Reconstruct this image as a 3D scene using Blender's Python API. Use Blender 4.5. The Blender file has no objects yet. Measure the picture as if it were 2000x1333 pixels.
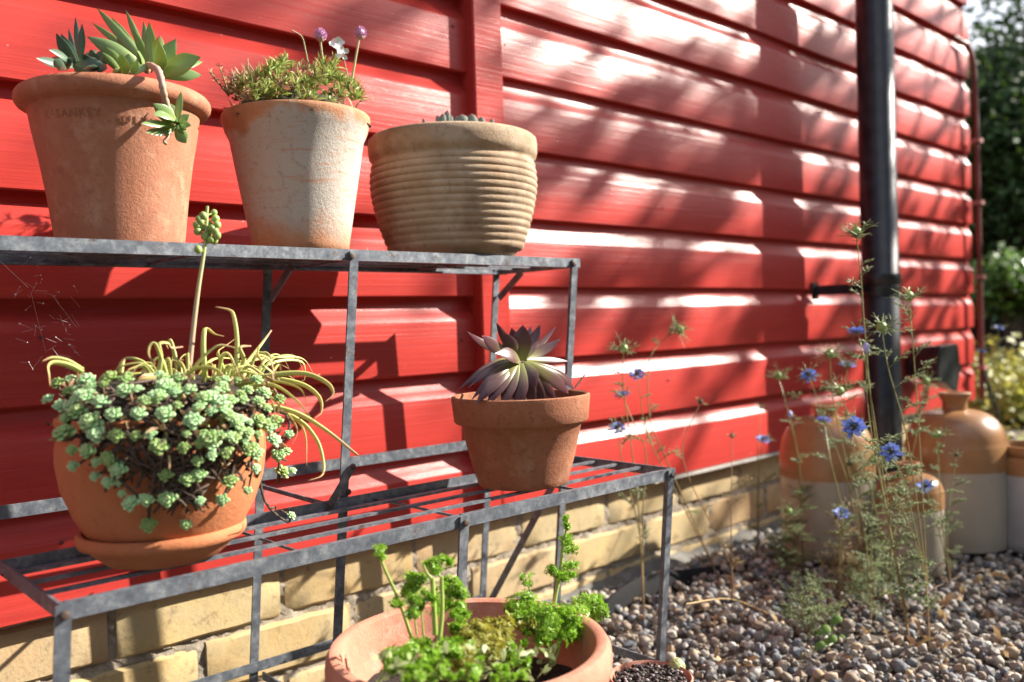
import bpy, math, random
import numpy as np
from mathutils import Vector, Matrix
R = math.radians
rng = random.Random(7)
sc = bpy.context.scene
COL = sc.collection

# ------------------------------------------------------------------ camera
# world: wall face = plane y 0, x runs along the wall to the right, z up, camera at height 0
FPX, CX, CY = 1702.0, 1000.0, 666.5
YAW, PIT, ROL = R(47.42), R(-1.13), R(1.8)
CAM = Vector((0, -1.08, 0))
_f = Vector((math.cos(YAW)*math.cos(PIT), math.sin(YAW)*math.cos(PIT), math.sin(PIT)))
_r = Vector((math.sin(YAW), -math.cos(YAW), 0)); _d = _f.cross(_r)
RT = _r*math.cos(ROL) + _d*math.sin(ROL); DN = -_r*math.sin(ROL) + _d*math.cos(ROL)
cd = bpy.data.cameras.new('camera'); cam = bpy.data.objects.new('camera', cd); COL.objects.link(cam)
m3 = Matrix((RT, -DN, -_f)).transposed()
cam.matrix_world = Matrix.Translation(CAM) @ m3.to_4x4()
cd.sensor_fit = 'HORIZONTAL'; cd.sensor_width = 36; cd.lens = 36*FPX/2000
cd.clip_start = 0.05; cd.clip_end = 500
cd.dof.use_dof = True; cd.dof.focus_distance = 0.90; cd.dof.aperture_fstop = 4.4
sc.camera = cam

# ------------------------------------------------------------------ light
SUN_AZ, SUN_EL = R(27), R(31.5)           # azimuth off the wall line, elevation
SD = Vector((math.cos(SUN_AZ)*math.cos(SUN_EL), -math.sin(SUN_AZ)*math.cos(SUN_EL), math.sin(SUN_EL)))
w = bpy.data.worlds.new('World'); sc.world = w; w.use_nodes = True
nt = w.node_tree; bg = nt.nodes['Background']
sky = nt.nodes.new('ShaderNodeTexSky'); sky.sky_type = 'NISHITA'; sky.sun_disc = False
sky.sun_elevation = SUN_EL; sky.sun_rotation = math.atan2(SD.x, SD.y); sky.dust_density = 1.0; sky.air_density = 1.0
# broken bright cloud in the sky
tc = nt.nodes.new('ShaderNodeTexCoord'); mp = nt.nodes.new('ShaderNodeMapping'); mp.inputs['Scale'].default_value = (1, 1, 2.2); mp.inputs['Location'].default_value = (4.07, 2.31, 1.43)
cn = nt.nodes.new('ShaderNodeTexNoise'); cn.inputs['Scale'].default_value = 1.9; cn.inputs['Detail'].default_value = 6; cn.inputs['Roughness'].default_value = .55
cr = nt.nodes.new('ShaderNodeValToRGB'); cr.color_ramp.elements[0].position = .53; cr.color_ramp.elements[1].position = .63
cm = nt.nodes.new('ShaderNodeMix'); cm.data_type = 'RGBA'; cm.inputs[7].default_value = (15, 15, 15.5, 1)
nt.links.new(tc.outputs['Generated'], mp.inputs[0]); nt.links.new(mp.outputs[0], cn.inputs['Vector']); nt.links.new(cn.outputs[0], cr.inputs[0])
nt.links.new(cr.outputs[0], cm.inputs[0]); nt.links.new(sky.outputs[0], cm.inputs[6]); nt.links.new(cm.outputs[2], bg.inputs[0]); bg.inputs[1].default_value = 0.05
sl = bpy.data.lights.new('sun', 'SUN'); sl.energy = 5.0; sl.angle = R(0.53); sl.color = (1, 0.93, 0.82)
so = bpy.data.objects.new('sun', sl); COL.objects.link(so); so.location = (6, -3, 5)
so.rotation_euler = SD.to_track_quat('Z', 'Y').to_euler()
vs = sc.view_settings; vs.view_transform = 'Standard'; vs.look = 'None'; vs.exposure = 1.58; vs.gamma = 1
sc.render.engine = 'CYCLES'; sc.cycles.use_denoising = True
sc.cycles.max_bounces = 8; sc.cycles.transparent_max_bounces = 8

# ------------------------------------------------------------------ helpers
def at(u, v, y):
    """the point on the plane y (a distance from the wall) that the photo shows at pixel u, v"""
    d = RT*((u-CX)/FPX) + DN*((v-CY)/FPX) + _f
    return CAM + d*((y-CAM.y)/d.y)
def atz(u, v, z):
    d = RT*((u-CX)/FPX) + DN*((v-CY)/FPX) + _f
    return CAM + d*((z-CAM.z)/d.z)
def ray(u, v): return (RT*((u-CX)/FPX) + DN*((v-CY)/FPX) + _f).normalized()

def wloc(o):
    p = Vector((0, 0, 0))
    while o is not None: p = p + Vector(o.location); o = o.parent
    return p
def tag(o, label=None, cat=None, group=None, kind=None):
    if label: o['label'] = label
    if cat: o['category'] = cat
    if group: o['group'] = group
    if kind: o['kind'] = kind
    return o
def thing(name, label, cat, loc=(0, 0, 0), group=None):
    o = bpy.data.objects.new(name, None); COL.objects.link(o); o.location = loc
    o.empty_display_size = 0.02
    return tag(o, label, cat, group)
def link(name, me, parent=None):
    o = bpy.data.objects.new(name, me); COL.objects.link(o); o.parent = parent; return o

class MB:
    def __init__(s): s.v = []; s.f = []; s.t = []
    def add(s, vs, fs, t=None):
        n = len(s.v); s.v.extend([tuple(p) for p in vs]); s.f.extend([tuple(i+n for i in f) for f in fs])
        s.t.extend(t if t is not None else [0.0]*len(vs))
    def obox(s, c, ax, ay, az):
        c = Vector(c); ax, ay, az = Vector(ax), Vector(ay), Vector(az)
        p = [c+ax*i+ay*j+az*k for k in (-1, 1) for j in (-1, 1) for i in (-1, 1)]
        s.add(p, [(0,2,3,1),(4,5,7,6),(0,1,5,4),(2,6,7,3),(0,4,6,2),(1,3,7,5)])
    def box(s, a, b):
        a, b = Vector(a), Vector(b); c = (a+b)/2; h = (b-a)/2
        s.obox(c, (h.x,0,0), (0,h.y,0), (0,0,h.z))
    def bar(s, p, q, wd, th, up=(0, 0, 1)):
        p, q = Vector(p), Vector(q); d = q-p; L = d.length; d = d/L; up = Vector(up)
        sd = d.cross(up).normalized(); up = sd.cross(d)
        s.obox((p+q)/2, d*L/2, sd*wd/2, up*th/2)
    def tube(s, pts, rad, n=8, flat=1.0, up=None, cap=True, t=None):
        """a tube along pts; rad one number or a list; flat squeezes it along the up side (leaves)"""
        pts = [Vector(p) for p in pts]; m = len(pts)
        if not hasattr(rad, '__len__'): rad = [rad]*m
        fl = flat if hasattr(flat, '__len__') else [flat]*m
        tg = [(pts[min(i+1, m-1)]-pts[max(i-1, 0)]) for i in range(m)]
        tg = [(g.normalized() if g.length > 1e-9 else Vector((0, 0, 1))) for g in tg]
        u0 = Vector(up) if up is not None else (Vector((0, 0, 1)) if abs(tg[0].z) < .9 else Vector((1, 0, 0)))
        V = []; T = []
        for i in range(m):
            g = tg[i]; a = u0 - g*u0.dot(g)
            if a.length < 1e-6: a = g.orthogonal()
            a.normalize(); b = g.cross(a); u0 = a
            for k in range(n):
                an = 2*math.pi*k/n
                V.append(pts[i] + b*(rad[i]*math.cos(an)) + a*(rad[i]*fl[i]*math.sin(an)))
                T.append((i/(m-1)) if t is None else t[i])
        F = [(i*n+k, i*n+(k+1) % n, (i+1)*n+(k+1) % n, (i+1)*n+k) for i in range(m-1) for k in range(n)]
        if cap:
            F.append(tuple(range(n-1, -1, -1))); F.append(tuple((m-1)*n+k for k in range(n)))
        s.add(V, F, T)
    def lathe(s, prof, c=(0, 0, 0), n=64, wob=0.0, seed=0, close=False):
        r_ = random.Random(seed); ph = [r_.uniform(0, 6.28) for _ in range(4)]
        V = []
        for j, (rr, z) in enumerate(prof):
            for k in range(n):
                a = 2*math.pi*k/n
                q = rr*(1+wob*(math.sin(2*a+ph[0])+.6*math.sin(3*a+ph[1]+z*20)))
                V.append((c[0]+q*math.cos(a), c[1]+q*math.sin(a), c[2]+z+wob*.02*math.sin(3*a+ph[2])))
        F = [(j*n+k, j*n+(k+1) % n, (j+1)*n+(k+1) % n, (j+1)*n+k) for j in range(len(prof)-1) for k in range(n)]
        F.append(tuple(range(n-1, -1, -1)))
        if close: F.append(tuple((len(prof)-1)*n+k for k in range(n)))
        s.add(V, F)
    def ico(s, c, r, sc3=(1, 1, 1), jit=0, rnd=None):
        P = [Vector(p) for p in ICO_V]
        s.add([Vector(c)+Vector((p.x*r*sc3[0], p.y*r*sc3[1], p.z*r*sc3[2]))*(1+(rnd.uniform(-jit, jit) if rnd else 0)) for p in P], ICO_F)
    def build(s, name, mat, parent=None, smooth=True, origin=None, sharp=None):
        me = bpy.data.meshes.new(name)
        off = wloc(parent) if parent is not None else Vector(origin or (0, 0, 0))
        V = np.array(s.v, dtype=np.float64).reshape(-1, 3) - np.array(off)
        me.from_pydata(V.tolist(), [], s.f)
        at_ = me.attributes.new('t', 'FLOAT', 'POINT'); at_.data.foreach_set('value', np.array(s.t, dtype=np.float32))
        me.materials.append(mat)
        if smooth:
            me.polygons.foreach_set('use_smooth', [True]*len(me.polygons))
            me.set_sharp_from_angle(angle=R(sharp or 50))
        me.update()
        o = link(name, me, parent)
        if parent is None and origin: o.location = origin
        return o
def _ico(sub):
    import bmesh
    b = bmesh.new(); bmesh.ops.create_icosphere(b, subdivisions=sub, radius=1)
    b.verts.ensure_lookup_table(); V = [tuple(v.co) for v in b.verts]; F = [tuple(v.index for v in f.verts) for f in b.faces]; b.free(); return V, F
ICO_V, ICO_F = _ico(2)
def spline(P, n):
    """Catmull-Rom through the points"""
    P = [Vector(p) for p in P]
    if len(P) == 2: return [P[0].lerp(P[1], i/n) for i in range(n+1)]
    Q = [P[0]*2-P[1]] + P + [P[-1]*2-P[-2]]; out = []; m = len(P)-1
    for i in range(n+1):
        x = i/n*m; k = min(int(x), m-1); t = x-k; a, b, c, d = Q[k:k+4]
        out.append(.5*((2*b)+(c-a)*t+(2*a-5*b+4*c-d)*t*t+(3*b-a-3*c+d)*t**3))
    return out
def leaf(mb, p0, p1, wd, up, bend=0.0, thick=.22, n=8, prof='obov', segs=9):
    """one fleshy leaf from p0 to p1; bend lifts its middle along up; wd its full width"""
    p0, p1, up = Vector(p0), Vector(p1), Vector(up).normalized()
    L = (p1-p0).length; pts = []; rr = []; fl = []
    for i in range(segs+1):
        x = i/segs; pts.append(p0.lerp(p1, x)+up*(bend*L*4*x*(1-x)))
        if prof == 'obov': q = (.34+.66*math.sin(min(1, x/.66)*math.pi/2))*(1 if x < .66 else math.sqrt(max(0, 1-((x-.66)/.34)**1.8)))
        elif prof == 'acute': q = (.42+.58*math.sin(min(1, x/.55)*math.pi/2))*(1 if x < .55 else 1-((x-.55)/.45)**1.7)
        elif prof == 'lance': q = math.sin(math.pi*min(1, x*.86+.14))**.8
        else: q = (1-x)**.6
        q = max(q, .03); rr.append(wd/2*q); fl.append(thick*(1.15-.35*x))
    mb.tube(pts, rr, n, fl, up=up)

# ------------------------------------------------------------------ materials
def mat(name, build):
    m = bpy.data.materials.new(name); m.use_nodes = True; t = m.node_tree
    p = t.nodes['Principled BSDF']; build(t, p, t.nodes, t.links); return m
def N(t, kind, **kw):
    n = t.nodes.new('ShaderNode'+kind)
    for k, v in kw.items():
        if k in n.inputs: n.inputs[k].default_value = v
        else: setattr(n, k, v)
    return n
def coord(t, scale=(1, 1, 1), kind='Object'):
    c = N(t, 'TexCoord'); mp = N(t, 'Mapping'); mp.inputs['Scale'].default_value = scale
    t.links.new(c.outputs[kind], mp.inputs[0]); return mp.outputs[0]
def noise(t, co, scale, detail=4, rough=.55, dist=0):
    n = N(t, 'TexNoise', Scale=scale, Detail=detail, Roughness=rough, Distortion=dist); t.links.new(co, n.inputs['Vector']); return n.outputs[0]
def ramp(t, fac, stops):
    r = N(t, 'ValToRGB'); e = r.color_ramp.elements
    while len(e) < len(stops): e.new(.5)
    for q, (p, c) in zip(e, stops): q.position = p; q.color = (*c, 1) if len(c) == 3 else c
    t.links.new(fac, r.inputs[0]); return r.outputs[0]
def mix(t, fac, a, b, mode='MIX'):
    m = N(t, 'Mix', data_type='RGBA', blend_type=mode)
    for s_, v in ((m.inputs['Factor'], fac), (m.inputs[6], a), (m.inputs[7], b)):
        if hasattr(v, 'links'): t.links.new(v, s_)
        elif isinstance(v, tuple): s_.default_value = (*v, 1)
        else: s_.default_value = v
    return m.outputs[2]
def bump(t, p, h, strength, dist=.001, prev=None):
    b = N(t, 'Bump', Strength=strength, Distance=dist); t.links.new(h, b.inputs['Height'])
    if prev is not None: t.links.new(prev, b.inputs['Normal'])
    t.links.new(b.outputs[0], p.inputs['Normal']); return b.outputs[0]
def bw(a, b): return [(a, (0, 0, 0)), (b, (1, 1, 1))]

def _paint(t, p, n, l):
    c0 = coord(t)
    g = noise(t, coord(t, (2.2, 160, 160)), 1.0, 6, .65, .6)
    g2 = noise(t, coord(t, (9, 420, 420)), 1.0, 3, .6, .3)
    big = noise(t, c0, 3.0, 3)
    col = ramp(t, big, [(.3, (.41, .038, .030)), (.7, (.47, .048, .038))])
    col = mix(t, ramp(t, g, bw(.25, .6)), (.37, .031, .026), col)
    v = N(t, 'TexVoronoi', Scale=55.0); l.new(coord(t, (.7, 1, 1)), v.inputs['Vector'])
    gate = ramp(t, noise(t, c0, 9.0, 2), bw(.57, .64))
    sp = mix(t, 1.0, ramp(t, v.outputs['Distance'], [(.04, (1, 1, 1)), (.075, (0, 0, 0))]), gate, 'MULTIPLY')
    col = mix(t, sp, col, (.75, .55, .50))
    col = mix(t, ramp(t, noise(t, coord(t, (1.2, 4, 4)), 5, 5, .7), [(.58, (0, 0, 0)), (.74, (.55,)*3)]), col, (.24, .035, .03))
    l.new(col, p.inputs['Base Color'])
    l.new(ramp(t, g, [(.3, (.36,)*3), (.7, (.26,)*3)]), p.inputs['Roughness'])
    p.inputs['Specular IOR Level'].default_value = .26
    b = bump(t, p, g, .45, .0013); b = bump(t, p, g2, .28, .0005, b); bump(t, p, big, .35, .006, b)
PAINT = mat('red_paint', _paint)
def clay(name, c1, c2, dark, light=None, lime=0.0, stain=.35, rough=.8, zst=None, limecol=(.56, .50, .41), stretch=(1, 1, 1)):
    def f(t, p, n, l):
        c = coord(t); a = noise(t, coord(t, stretch), 22, 5, .6); b = noise(t, c, 140, 4, .6); d = noise(t, c, 9, 4, .65, .4)
        col = mix(t, ramp(t, a, bw(.32, .68)), c1, c2)
        if lime:
            q = noise(t, coord(t, (3, 3, 26)), 6, 6, .7, .5)
            msk = ramp(t, q, bw(.62-lime*.4, .80-lime*.4))
            if zst is not None:
                s = N(t, 'SeparateXYZ'); l.new(c, s.inputs[0])
                q2 = N(t, 'Math', operation='MULTIPLY_ADD'); l.new(d, q2.inputs[0]); q2.inputs[1].default_value = .10; l.new(s.outputs[2], q2.inputs[2])
                lo = ramp(t, q2.outputs[0], bw(zst[0]+.05, zst[0]+.075)); hi = ramp(t, q2.outputs[0], [(zst[1]+.045, (1, 1, 1)), (zst[1]+.055, (0, 0, 0))])
                msk = mix(t, 1.0, msk, mix(t, 1.0, lo, hi, 'MULTIPLY'), 'MULTIPLY')
            col = mix(t, msk, col, limecol)
        col = mix(t, ramp(t, d, [(.52, (0, 0, 0)), (.72, (stain,)*3)]), col, dark)
        if light: col = mix(t, ramp(t, noise(t, c, 35, 4, .7), [(.54, (0, 0, 0)), (.76, (.45,)*3)]), col, light)
        col = mix(t, ramp(t, b, [(.3, (.35,)*3), (.45, (0, 0, 0))]), col, dark)
        l.new(col, p.inputs['Base Color']); p.inputs['Roughness'].default_value = rough
        p.inputs['Specular IOR Level'].default_value = .25
        q = bump(t, p, noise(t, c, 300, 5, .75), .75, .0013); bump(t, p, a, .25, .003, q)
    return mat(name, f)
CLAY1 = clay('old_terracotta', (.37, .14, .076), (.43, .19, .115), (.20, .085, .05), (.60, .40, .28), stain=.45)
CLAY2 = clay('limed_terracotta', (.45, .20, .10), (.50, .26, .15), (.24, .11, .06), lime=.85, stain=.75, zst=(.013, .140), limecol=(.46, .41, .36))
CLAY3 = clay('tan_stoneware', (.32, .21, .125), (.44, .335, .235), (.11, .06, .03), stain=.85)
CLAY4 = clay('brown_terracotta', (.29, .105, .052), (.35, .145, .08), (.09, .045, .028), (.46, .30, .19), stain=.5)
CLAY5 = clay('orange_terracotta', (.46, .155, .062), (.50, .19, .085), (.30, .11, .05), stain=.3)
CLAY6 = clay('pink_terracotta', (.46, .18, .115), (.52, .235, .16), (.27, .10, .065), (.62, .42, .33), stain=.35)

def _galv(t, p, n, l):
    c = coord(t); a = noise(t, c, 70, 6, .75); b = noise(t, c, 180, 3)
    col = ramp(t, a, [(.30, (.06, .07, .09)), (.5, (.125, .14, .165)), (.68, (.25, .265, .285))])
    col = mix(t, ramp(t, noise(t, c, 60, 4, .7), [(.60, (0, 0, 0)), (.70, (.85,)*3)]), col, (.085, .045, .028))
    l.new(col, p.inputs['Base Color']); p.inputs['Metallic'].default_value = .35
    l.new(ramp(t, a, [(.3, (.42,)*3), (.7, (.58,)*3)]), p.inputs['Roughness']); bump(t, p, b, .3, .0006)
GALV = mat('weathered_galvanised_metal', _galv)
def flat(name, col, rough=.5, metal=0.0, sp=.5, var=.0, vs=40, bmp=0, bs=200):
    def f(t, p, n, l):
        if var:
            l.new(ramp(t, noise(t, coord(t), vs, 4, .6), [(.3, tuple(x*(1-var) for x in col)), (.7, tuple(min(1, x*(1+var)) for x in col))]), p.inputs['Base Color'])
        else: p.inputs['Base Color'].default_value = (*col, 1)
        p.inputs['Roughness'].default_value = rough; p.inputs['Metallic'].default_value = metal
        p.inputs['Specular IOR Level'].default_value = sp
        if bmp: bump(t, p, noise(t, coord(t), bs, 4, .65), bmp, .002)
    return mat(name, f)
RUST = flat('rusty_bolt', (.07, .045, .035), .7, .3, var=.5, vs=300)
BLACK = flat('black_plastic', (.016, .017, .020), .33, var=.75, vs=30, bmp=.12, bs=90)
BLACKM = flat('black_membrane', (.012, .012, .013), .85, sp=.15, var=.3, bmp=.3, bs=60)
CONC = flat('rough_concrete', (.12, .112, .10), .9, var=.35, vs=30, bmp=.8, bs=70)
MORTAR = flat('lime_mortar', (.31, .26, .20), .95, var=.35, vs=60, bmp=1.0, bs=160)
FLASH = flat('pale_metal_strip', (.52, .50, .46), .45, .2, var=.2)
SOIL = flat('potting_soil', (.022, .014, .010), .95, var=.5, vs=200, bmp=1.0, bs=300)
LETTER = flat('letter_shade', (.32, .122, .06), .9)  # darker clay tone standing in for the shade inside pressed letters
CREAM = flat('cream_glaze', (.36, .31, .245), .22, var=.1, vs=8)
HONEY = flat('honey_glaze', (.29, .145, .060), .30, var=.25, vs=9)
CABLE = flat('red_brown_cable', (.16, .035, .03), .45)
WEB = flat('cobweb_silk', (.7, .68, .66), .6)
BARK = flat('tree_bark', (.10, .07, .05), .9, var=.4, vs=30, bmp=.8, bs=30)
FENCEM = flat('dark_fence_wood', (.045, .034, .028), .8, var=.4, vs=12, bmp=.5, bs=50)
def _brick(t, p, n, l):
    g = N(t, 'NewGeometry'); c = coord(t)
    col = ramp(t, g.outputs['Random Per Island'], [(0, (.42, .29, .135)), (.25, (.50, .36, .17)), (.5, (.56, .41, .20)), (.75, (.44, .33, .19)), (1, (.50, .31, .16))])
    col = mix(t, ramp(t, noise(t, c, 16, 5, .65), bw(.35, .75)), col, (.40, .33, .20))
    col = mix(t, ramp(t, noise(t, c, 45, 5, .7), [(.55, (0, 0, 0)), (.72, (.75,)*3)]), col, (.12, .09, .06))
    l.new(col, p.inputs['Base Color']); p.inputs['Roughness'].default_value = .9; p.inputs['Specular IOR Level'].default_value = .2
    q = bump(t, p, noise(t, c, 200, 5, .7), .4, .0016); bump(t, p, noise(t, c, 28, 3), .3, .005, q)
BRICK = mat('yellow_stock_brick', _brick)
def _peb(t, p, n, l):
    g = N(t, 'NewGeometry'); c = coord(t)
    col = ramp(t, g.outputs['Random Per Island'], [(0, (.05, .055, .065)), (.14, (.14, .155, .185)), (.28, (.22, .195, .165)), (.42, (.22, .165, .12)), (.55, (.34, .31, .27)), (.68, (.10, .115, .14)), (.78, (.34, .23, .13)), (.90, (.52, .50, .46)), (1, (.19, .13, .09))])
    col = mix(t, ramp(t, noise(t, c, 130, 4, .6), bw(.45, .95)), col, (.30, .27, .23))
    l.new(col, p.inputs['Base Color']); p.inputs['Roughness'].default_value = .75; p.inputs['Specular IOR Level'].default_value = .3; bump(t, p, noise(t, c, 260, 3), .5, .001)
PEB = mat('flint_pebble', _peb)
def _gsheet(t, p, n, l):
    c = coord(t); l.new(ramp(t, noise(t, c, 90, 5, .7), [(.3, (.03, .026, .022)), (.55, (.13, .10, .08)), (.75, (.24, .21, .18))]), p.inputs['Base Color'])
    p.inputs['Roughness'].default_value = .95; bump(t, p, noise(t, c, 120, 4), 1, .01)
GSHEET = mat('fine_gravel', _gsheet)
def _lawn(t, p, n, l):
    c = coord(t); l.new(ramp(t, noise(t, c, 6, 8, .75), [(.3, (.035, .05, .015)), (.7, (.13, .15, .05))]), p.inputs['Base Color'])
    p.inputs['Roughness'].default_value = .95; bump(t, p, noise(t, c, 60, 4), 1, .03)
LAWN = mat('lawn_grass', _lawn)
def leafmat(name, stops, rough=.45, trans=.0, tcol=None, nv=.25, ns=60, sp=.4, attr='t', isl=0.0, orand=0.0):
    """colour along the leaf from its base (0) to its tip (1), some noise, part of the light passing through"""
    def f(t, p, n, l):
        a = N(t, 'Attribute', attribute_name=attr); col = ramp(t, a.outputs['Fac'], stops)
        if nv: col = mix(t, ramp(t, noise(t, coord(t), ns, 3), [(.3, (nv,)*3), (.7, (0, 0, 0))]), col, tuple(x*.45 for x in stops[len(stops)//2][1]))
        if isl:
            g = N(t, 'NewGeometry'); h = N(t, 'HueSaturation')
            mr = N(t, 'MapRange'); l.new(g.outputs['Random Per Island'], mr.inputs[0]); mr.inputs[3].default_value = 1-isl; mr.inputs[4].default_value = 1+isl
            l.new(mr.outputs[0], h.inputs['Value']); l.new(col, h.inputs['Color'])
            mh = N(t, 'MapRange'); l.new(g.outputs['Random Per Island'], mh.inputs[0]); mh.inputs[3].default_value = .5-isl*.06; mh.inputs[4].default_value = .5+isl*.04
            l.new(mh.outputs[0], h.inputs['Hue']); col = h.outputs[0]
        if orand:
            g = N(t, 'ObjectInfo'); h = N(t, 'HueSaturation')
            for k_, (a_, b_) in (('Hue', (.5-orand*.10, .5+orand*.06)), ('Value', (1-orand, 1+orand*.6)), ('Saturation', (1+orand*.6, 1-orand*.6))):
                mr = N(t, 'MapRange'); l.new(g.outputs['Random'], mr.inputs[0]); mr.inputs[3].default_value = a_; mr.inputs[4].default_value = b_; l.new(mr.outputs[0], h.inputs[k_])
            l.new(col, h.inputs['Color']); col = h.outputs[0]
        l.new(col, p.inputs['Base Color']); p.inputs['Roughness'].default_value = rough; p.inputs['Specular IOR Level'].default_value = sp
        if trans:
            tr = N(t, 'BsdfTranslucent')
            if tcol: tr.inputs[0].default_value = (*tcol, 1)
            else: l.new(col, tr.inputs[0])
            ms = N(t, 'MixShader'); ms.inputs[0].default_value = trans; out = n['Material Output']
            l.new(p.outputs[0], ms.inputs[1]); l.new(tr.outputs[0], ms.inputs[2]); l.new(ms.outputs[0], out.inputs[0])
    return mat(name, f)
SUCC = leafmat('green_succulent', [(0, (.40, .48, .18)), (.45, (.27, .39, .15)), (.93, (.21, .32, .13)), (.99, (.24, .10, .06))], .30, .25, (.45, .6, .10), ns=25, sp=.6)
SUCCD = leafmat('blue_green_succulent', [(0, (.16, .23, .13)), (.5, (.095, .16, .105)), (.93, (.075, .12, .085)), (1, (.12, .03, .03))], .34, .06, (.2, .35, .1), ns=25, sp=.5)
SEDUM = leafmat('glaucous_sedum', [(0, (.13, .27, .06)), (.5, (.20, .44, .15)), (.8, (.32, .58, .23)), (1, (.62, .70, .34))], .42, .12, (.3, .5, .12), nv=.15, orand=.35)
PURP = leafmat('purple_succulent', [(0, (.30, .32, .07)), (.24, (.21, .19, .06)), (.5, (.125, .065, .055)), (.9, (.105, .032, .05)), (1, (.26, .10, .09))], .32, .12, (.4, .16, .08), ns=30, sp=.6)
BULB = leafmat('yellow_strap_leaf', [(0, (.42, .50, .14)), (.35, (.60, .62, .20)), (.7, (.68, .60, .24)), (.88, (.56, .36, .20)), (1, (.42, .22, .13))], .45, .3, (.5, .5, .1), nv=.15, isl=.2)
STALK = leafmat('flower_stalk', [(0, (.42, .26, .20)), (.5, (.40, .36, .20)), (1, (.34, .42, .16))], .5, nv=0)
PODM = flat('green_seed_pod', (.26, .36, .10), .45, var=.2, vs=80)
TWIG = flat('dry_brown_stem', (.075, .05, .035), .85, var=.5, vs=200)
THRIFT = leafmat('thrift_leaf', [(0, (.15, .19, .04)), (.6, (.30, .38, .09)), (1, (.46, .46, .15))], .5, .3, nv=.1, isl=.35)
DRY = leafmat('dry_straw', [(0, (.22, .12, .05)), (.6, (.36, .24, .12)), (1, (.46, .33, .19))], .7, .2, nv=.1, isl=.35)
PINKM = flat('pink_thrift_petal', (.66, .40, .60), .6, var=.25, vs=300)
WHITEP = flat('white_petal', (.80, .78, .76), .6)
PARS = leafmat('parsley_leaf', [(0, (.14, .28, .02)), (.6, (.25, .43, .04)), (1, (.40, .54, .09))], .45, .35, (.25, .5, .03), nv=.1, isl=.35)
PARSY = leafmat('yellowing_parsley_leaf', [(0, (.16, .22, .03)), (.6, (.30, .30, .05)), (1, (.42, .30, .08))], .5, .3, (.45, .4, .05), nv=.1, isl=.35)
PSTEM = flat('parsley_stem', (.30, .40, .09), .4, var=.2)
NIG = leafmat('love_in_a_mist_thread', [(0, (.15, .20, .08)), (.6, (.22, .28, .12)), (1, (.32, .36, .18))], .55, .2, nv=0, isl=.35)
NIGD = leafmat('drying_thread', [(0, (.26, .20, .08)), (.6, (.32, .25, .11)), (1, (.36, .26, .13))], .6, .2, nv=0, isl=.35)
BLUE = leafmat('blue_petal', [(0, (.14, .20, .58)), (.6, (.17, .26, .74)), (1, (.25, .36, .82))], .5, .3, (.15, .22, .8), nv=0)
BUDM = flat('pale_blue_bud', (.42, .42, .72), .5)
HEDGE = leafmat('hedge_leaf', [(0, (.03, .065, .018)), (1, (.058, .105, .026))], .7, .18, (.13, .25, .03), nv=.1, isl=.5)
LIME = leafmat('lime_shrub_leaf', [(0, (.30, .36, .08)), (1, (.46, .48, .14))], .55, .35, (.45, .45, .08), nv=.1, isl=.45)
TREEL = leafmat('tree_leaf', [(0, (.05, .10, .02)), (1, (.08, .14, .03))], .45, .2, (.15, .28, .03), nv=.1, isl=.4)

# ------------------------------------------------------------------ setting
GZ = -0.49
def sheet(name, x0, y0, x1, y1, z, m, nx=1, ny=1):
    b = MB()
    for i in range(nx+1):
        for j in range(ny+1):
            b.v.append((x0+(x1-x0)*i/nx, y0+(y1-y0)*j/ny, z)); b.t.append(0)
    b.f = [(i*(ny+1)+j, (i+1)*(ny+1)+j, (i+1)*(ny+1)+j+1, i*(ny+1)+j+1) for i in range(nx) for j in range(ny)]
    return tag(b.build(name, m, smooth=False), kind='structure')
sheet('ground', -150, -150, 150, 150, GZ-.030, LAWN)
sheet('gravel_bed', -2.5, -3.0, 3.9, .20, GZ-.012, GSHEET)

# ------------------------------------------------------------------ timber building
house = thing('timber_building', 'red painted timber clad building on a yellow brick base', 'building')
def panel(x0, x1, zs, dep, name='cladding'):
    b = MB()
    for i in range(len(zs)-1):
        zb, zn = zs[i], zs[i+1]; j = rng.uniform(-.0012, .0012); d = dep
        zt = zn-.037
        sec = [(d+.012, zb+.0035), (.0016+j, zb), (j, zb+.0018), (j, zt-.002), (j+.0010, zt+.0006), (d*.45, zt+.0095), (d*.78, zt+.018), (d*.95, zt+.026), (d, zn+.006)]
        n = 12
        V = [(x0+(x1-x0)*k/n, y+.0010*math.sin(k*1.3+i*2.1)*(1 if k not in (0, n) else 0), z+.0007*math.sin(k*.9+i)) for k in range(n+1) for (y, z) in sec]; m = len(sec)
        F = [(k*m+q, (k+1)*m+q, (k+1)*m+q+1, k*m+q+1) for k in range(n) for q in range(m-1)]
        o = len(V); V += [(x0, y, z) for y, z in sec]+[(x1, y, z) for y, z in sec]
        F += [tuple(range(o, o+m)), tuple(range(o+2*m-1, o+m-1, -1))]
        b.add(V, F)
    return b.build(name, PAINT, house, sharp=25)
ZL = [-.3155+.1203*k for k in range(15)]
ZR = [-.3165, -.184, -.0625, .0625, .1795, .2965, .414, .533] + [.533+.1178*k for k in range(1, 10)]
ZF = [-.2985, -.175, -.0575, .053, .166, .279, .394, .510, .629, .752] + [.752+.119*k for k in range(1, 8)]
XB0, XB1 = .911, .973          # the cover strip between the two panels
XC = 2.38
panel(-2.0, XB0+.004, ZL, .017)
panel(XB1-.004, XC, ZR, .0135)
panel(XC+.004, 2.995, ZF, .0135)
panel(3.003, 3.055, ZF, .0135, 'corner_board')
b = MB(); b.box((XB0, -.020, -.311), (XB1, .02, 1.4))
o = b.build('cover_strip', PAINT, house, sharp=20); md = o.modifiers.new('bevel', 'BEVEL'); md.width = .003; md.segments = 2
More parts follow.
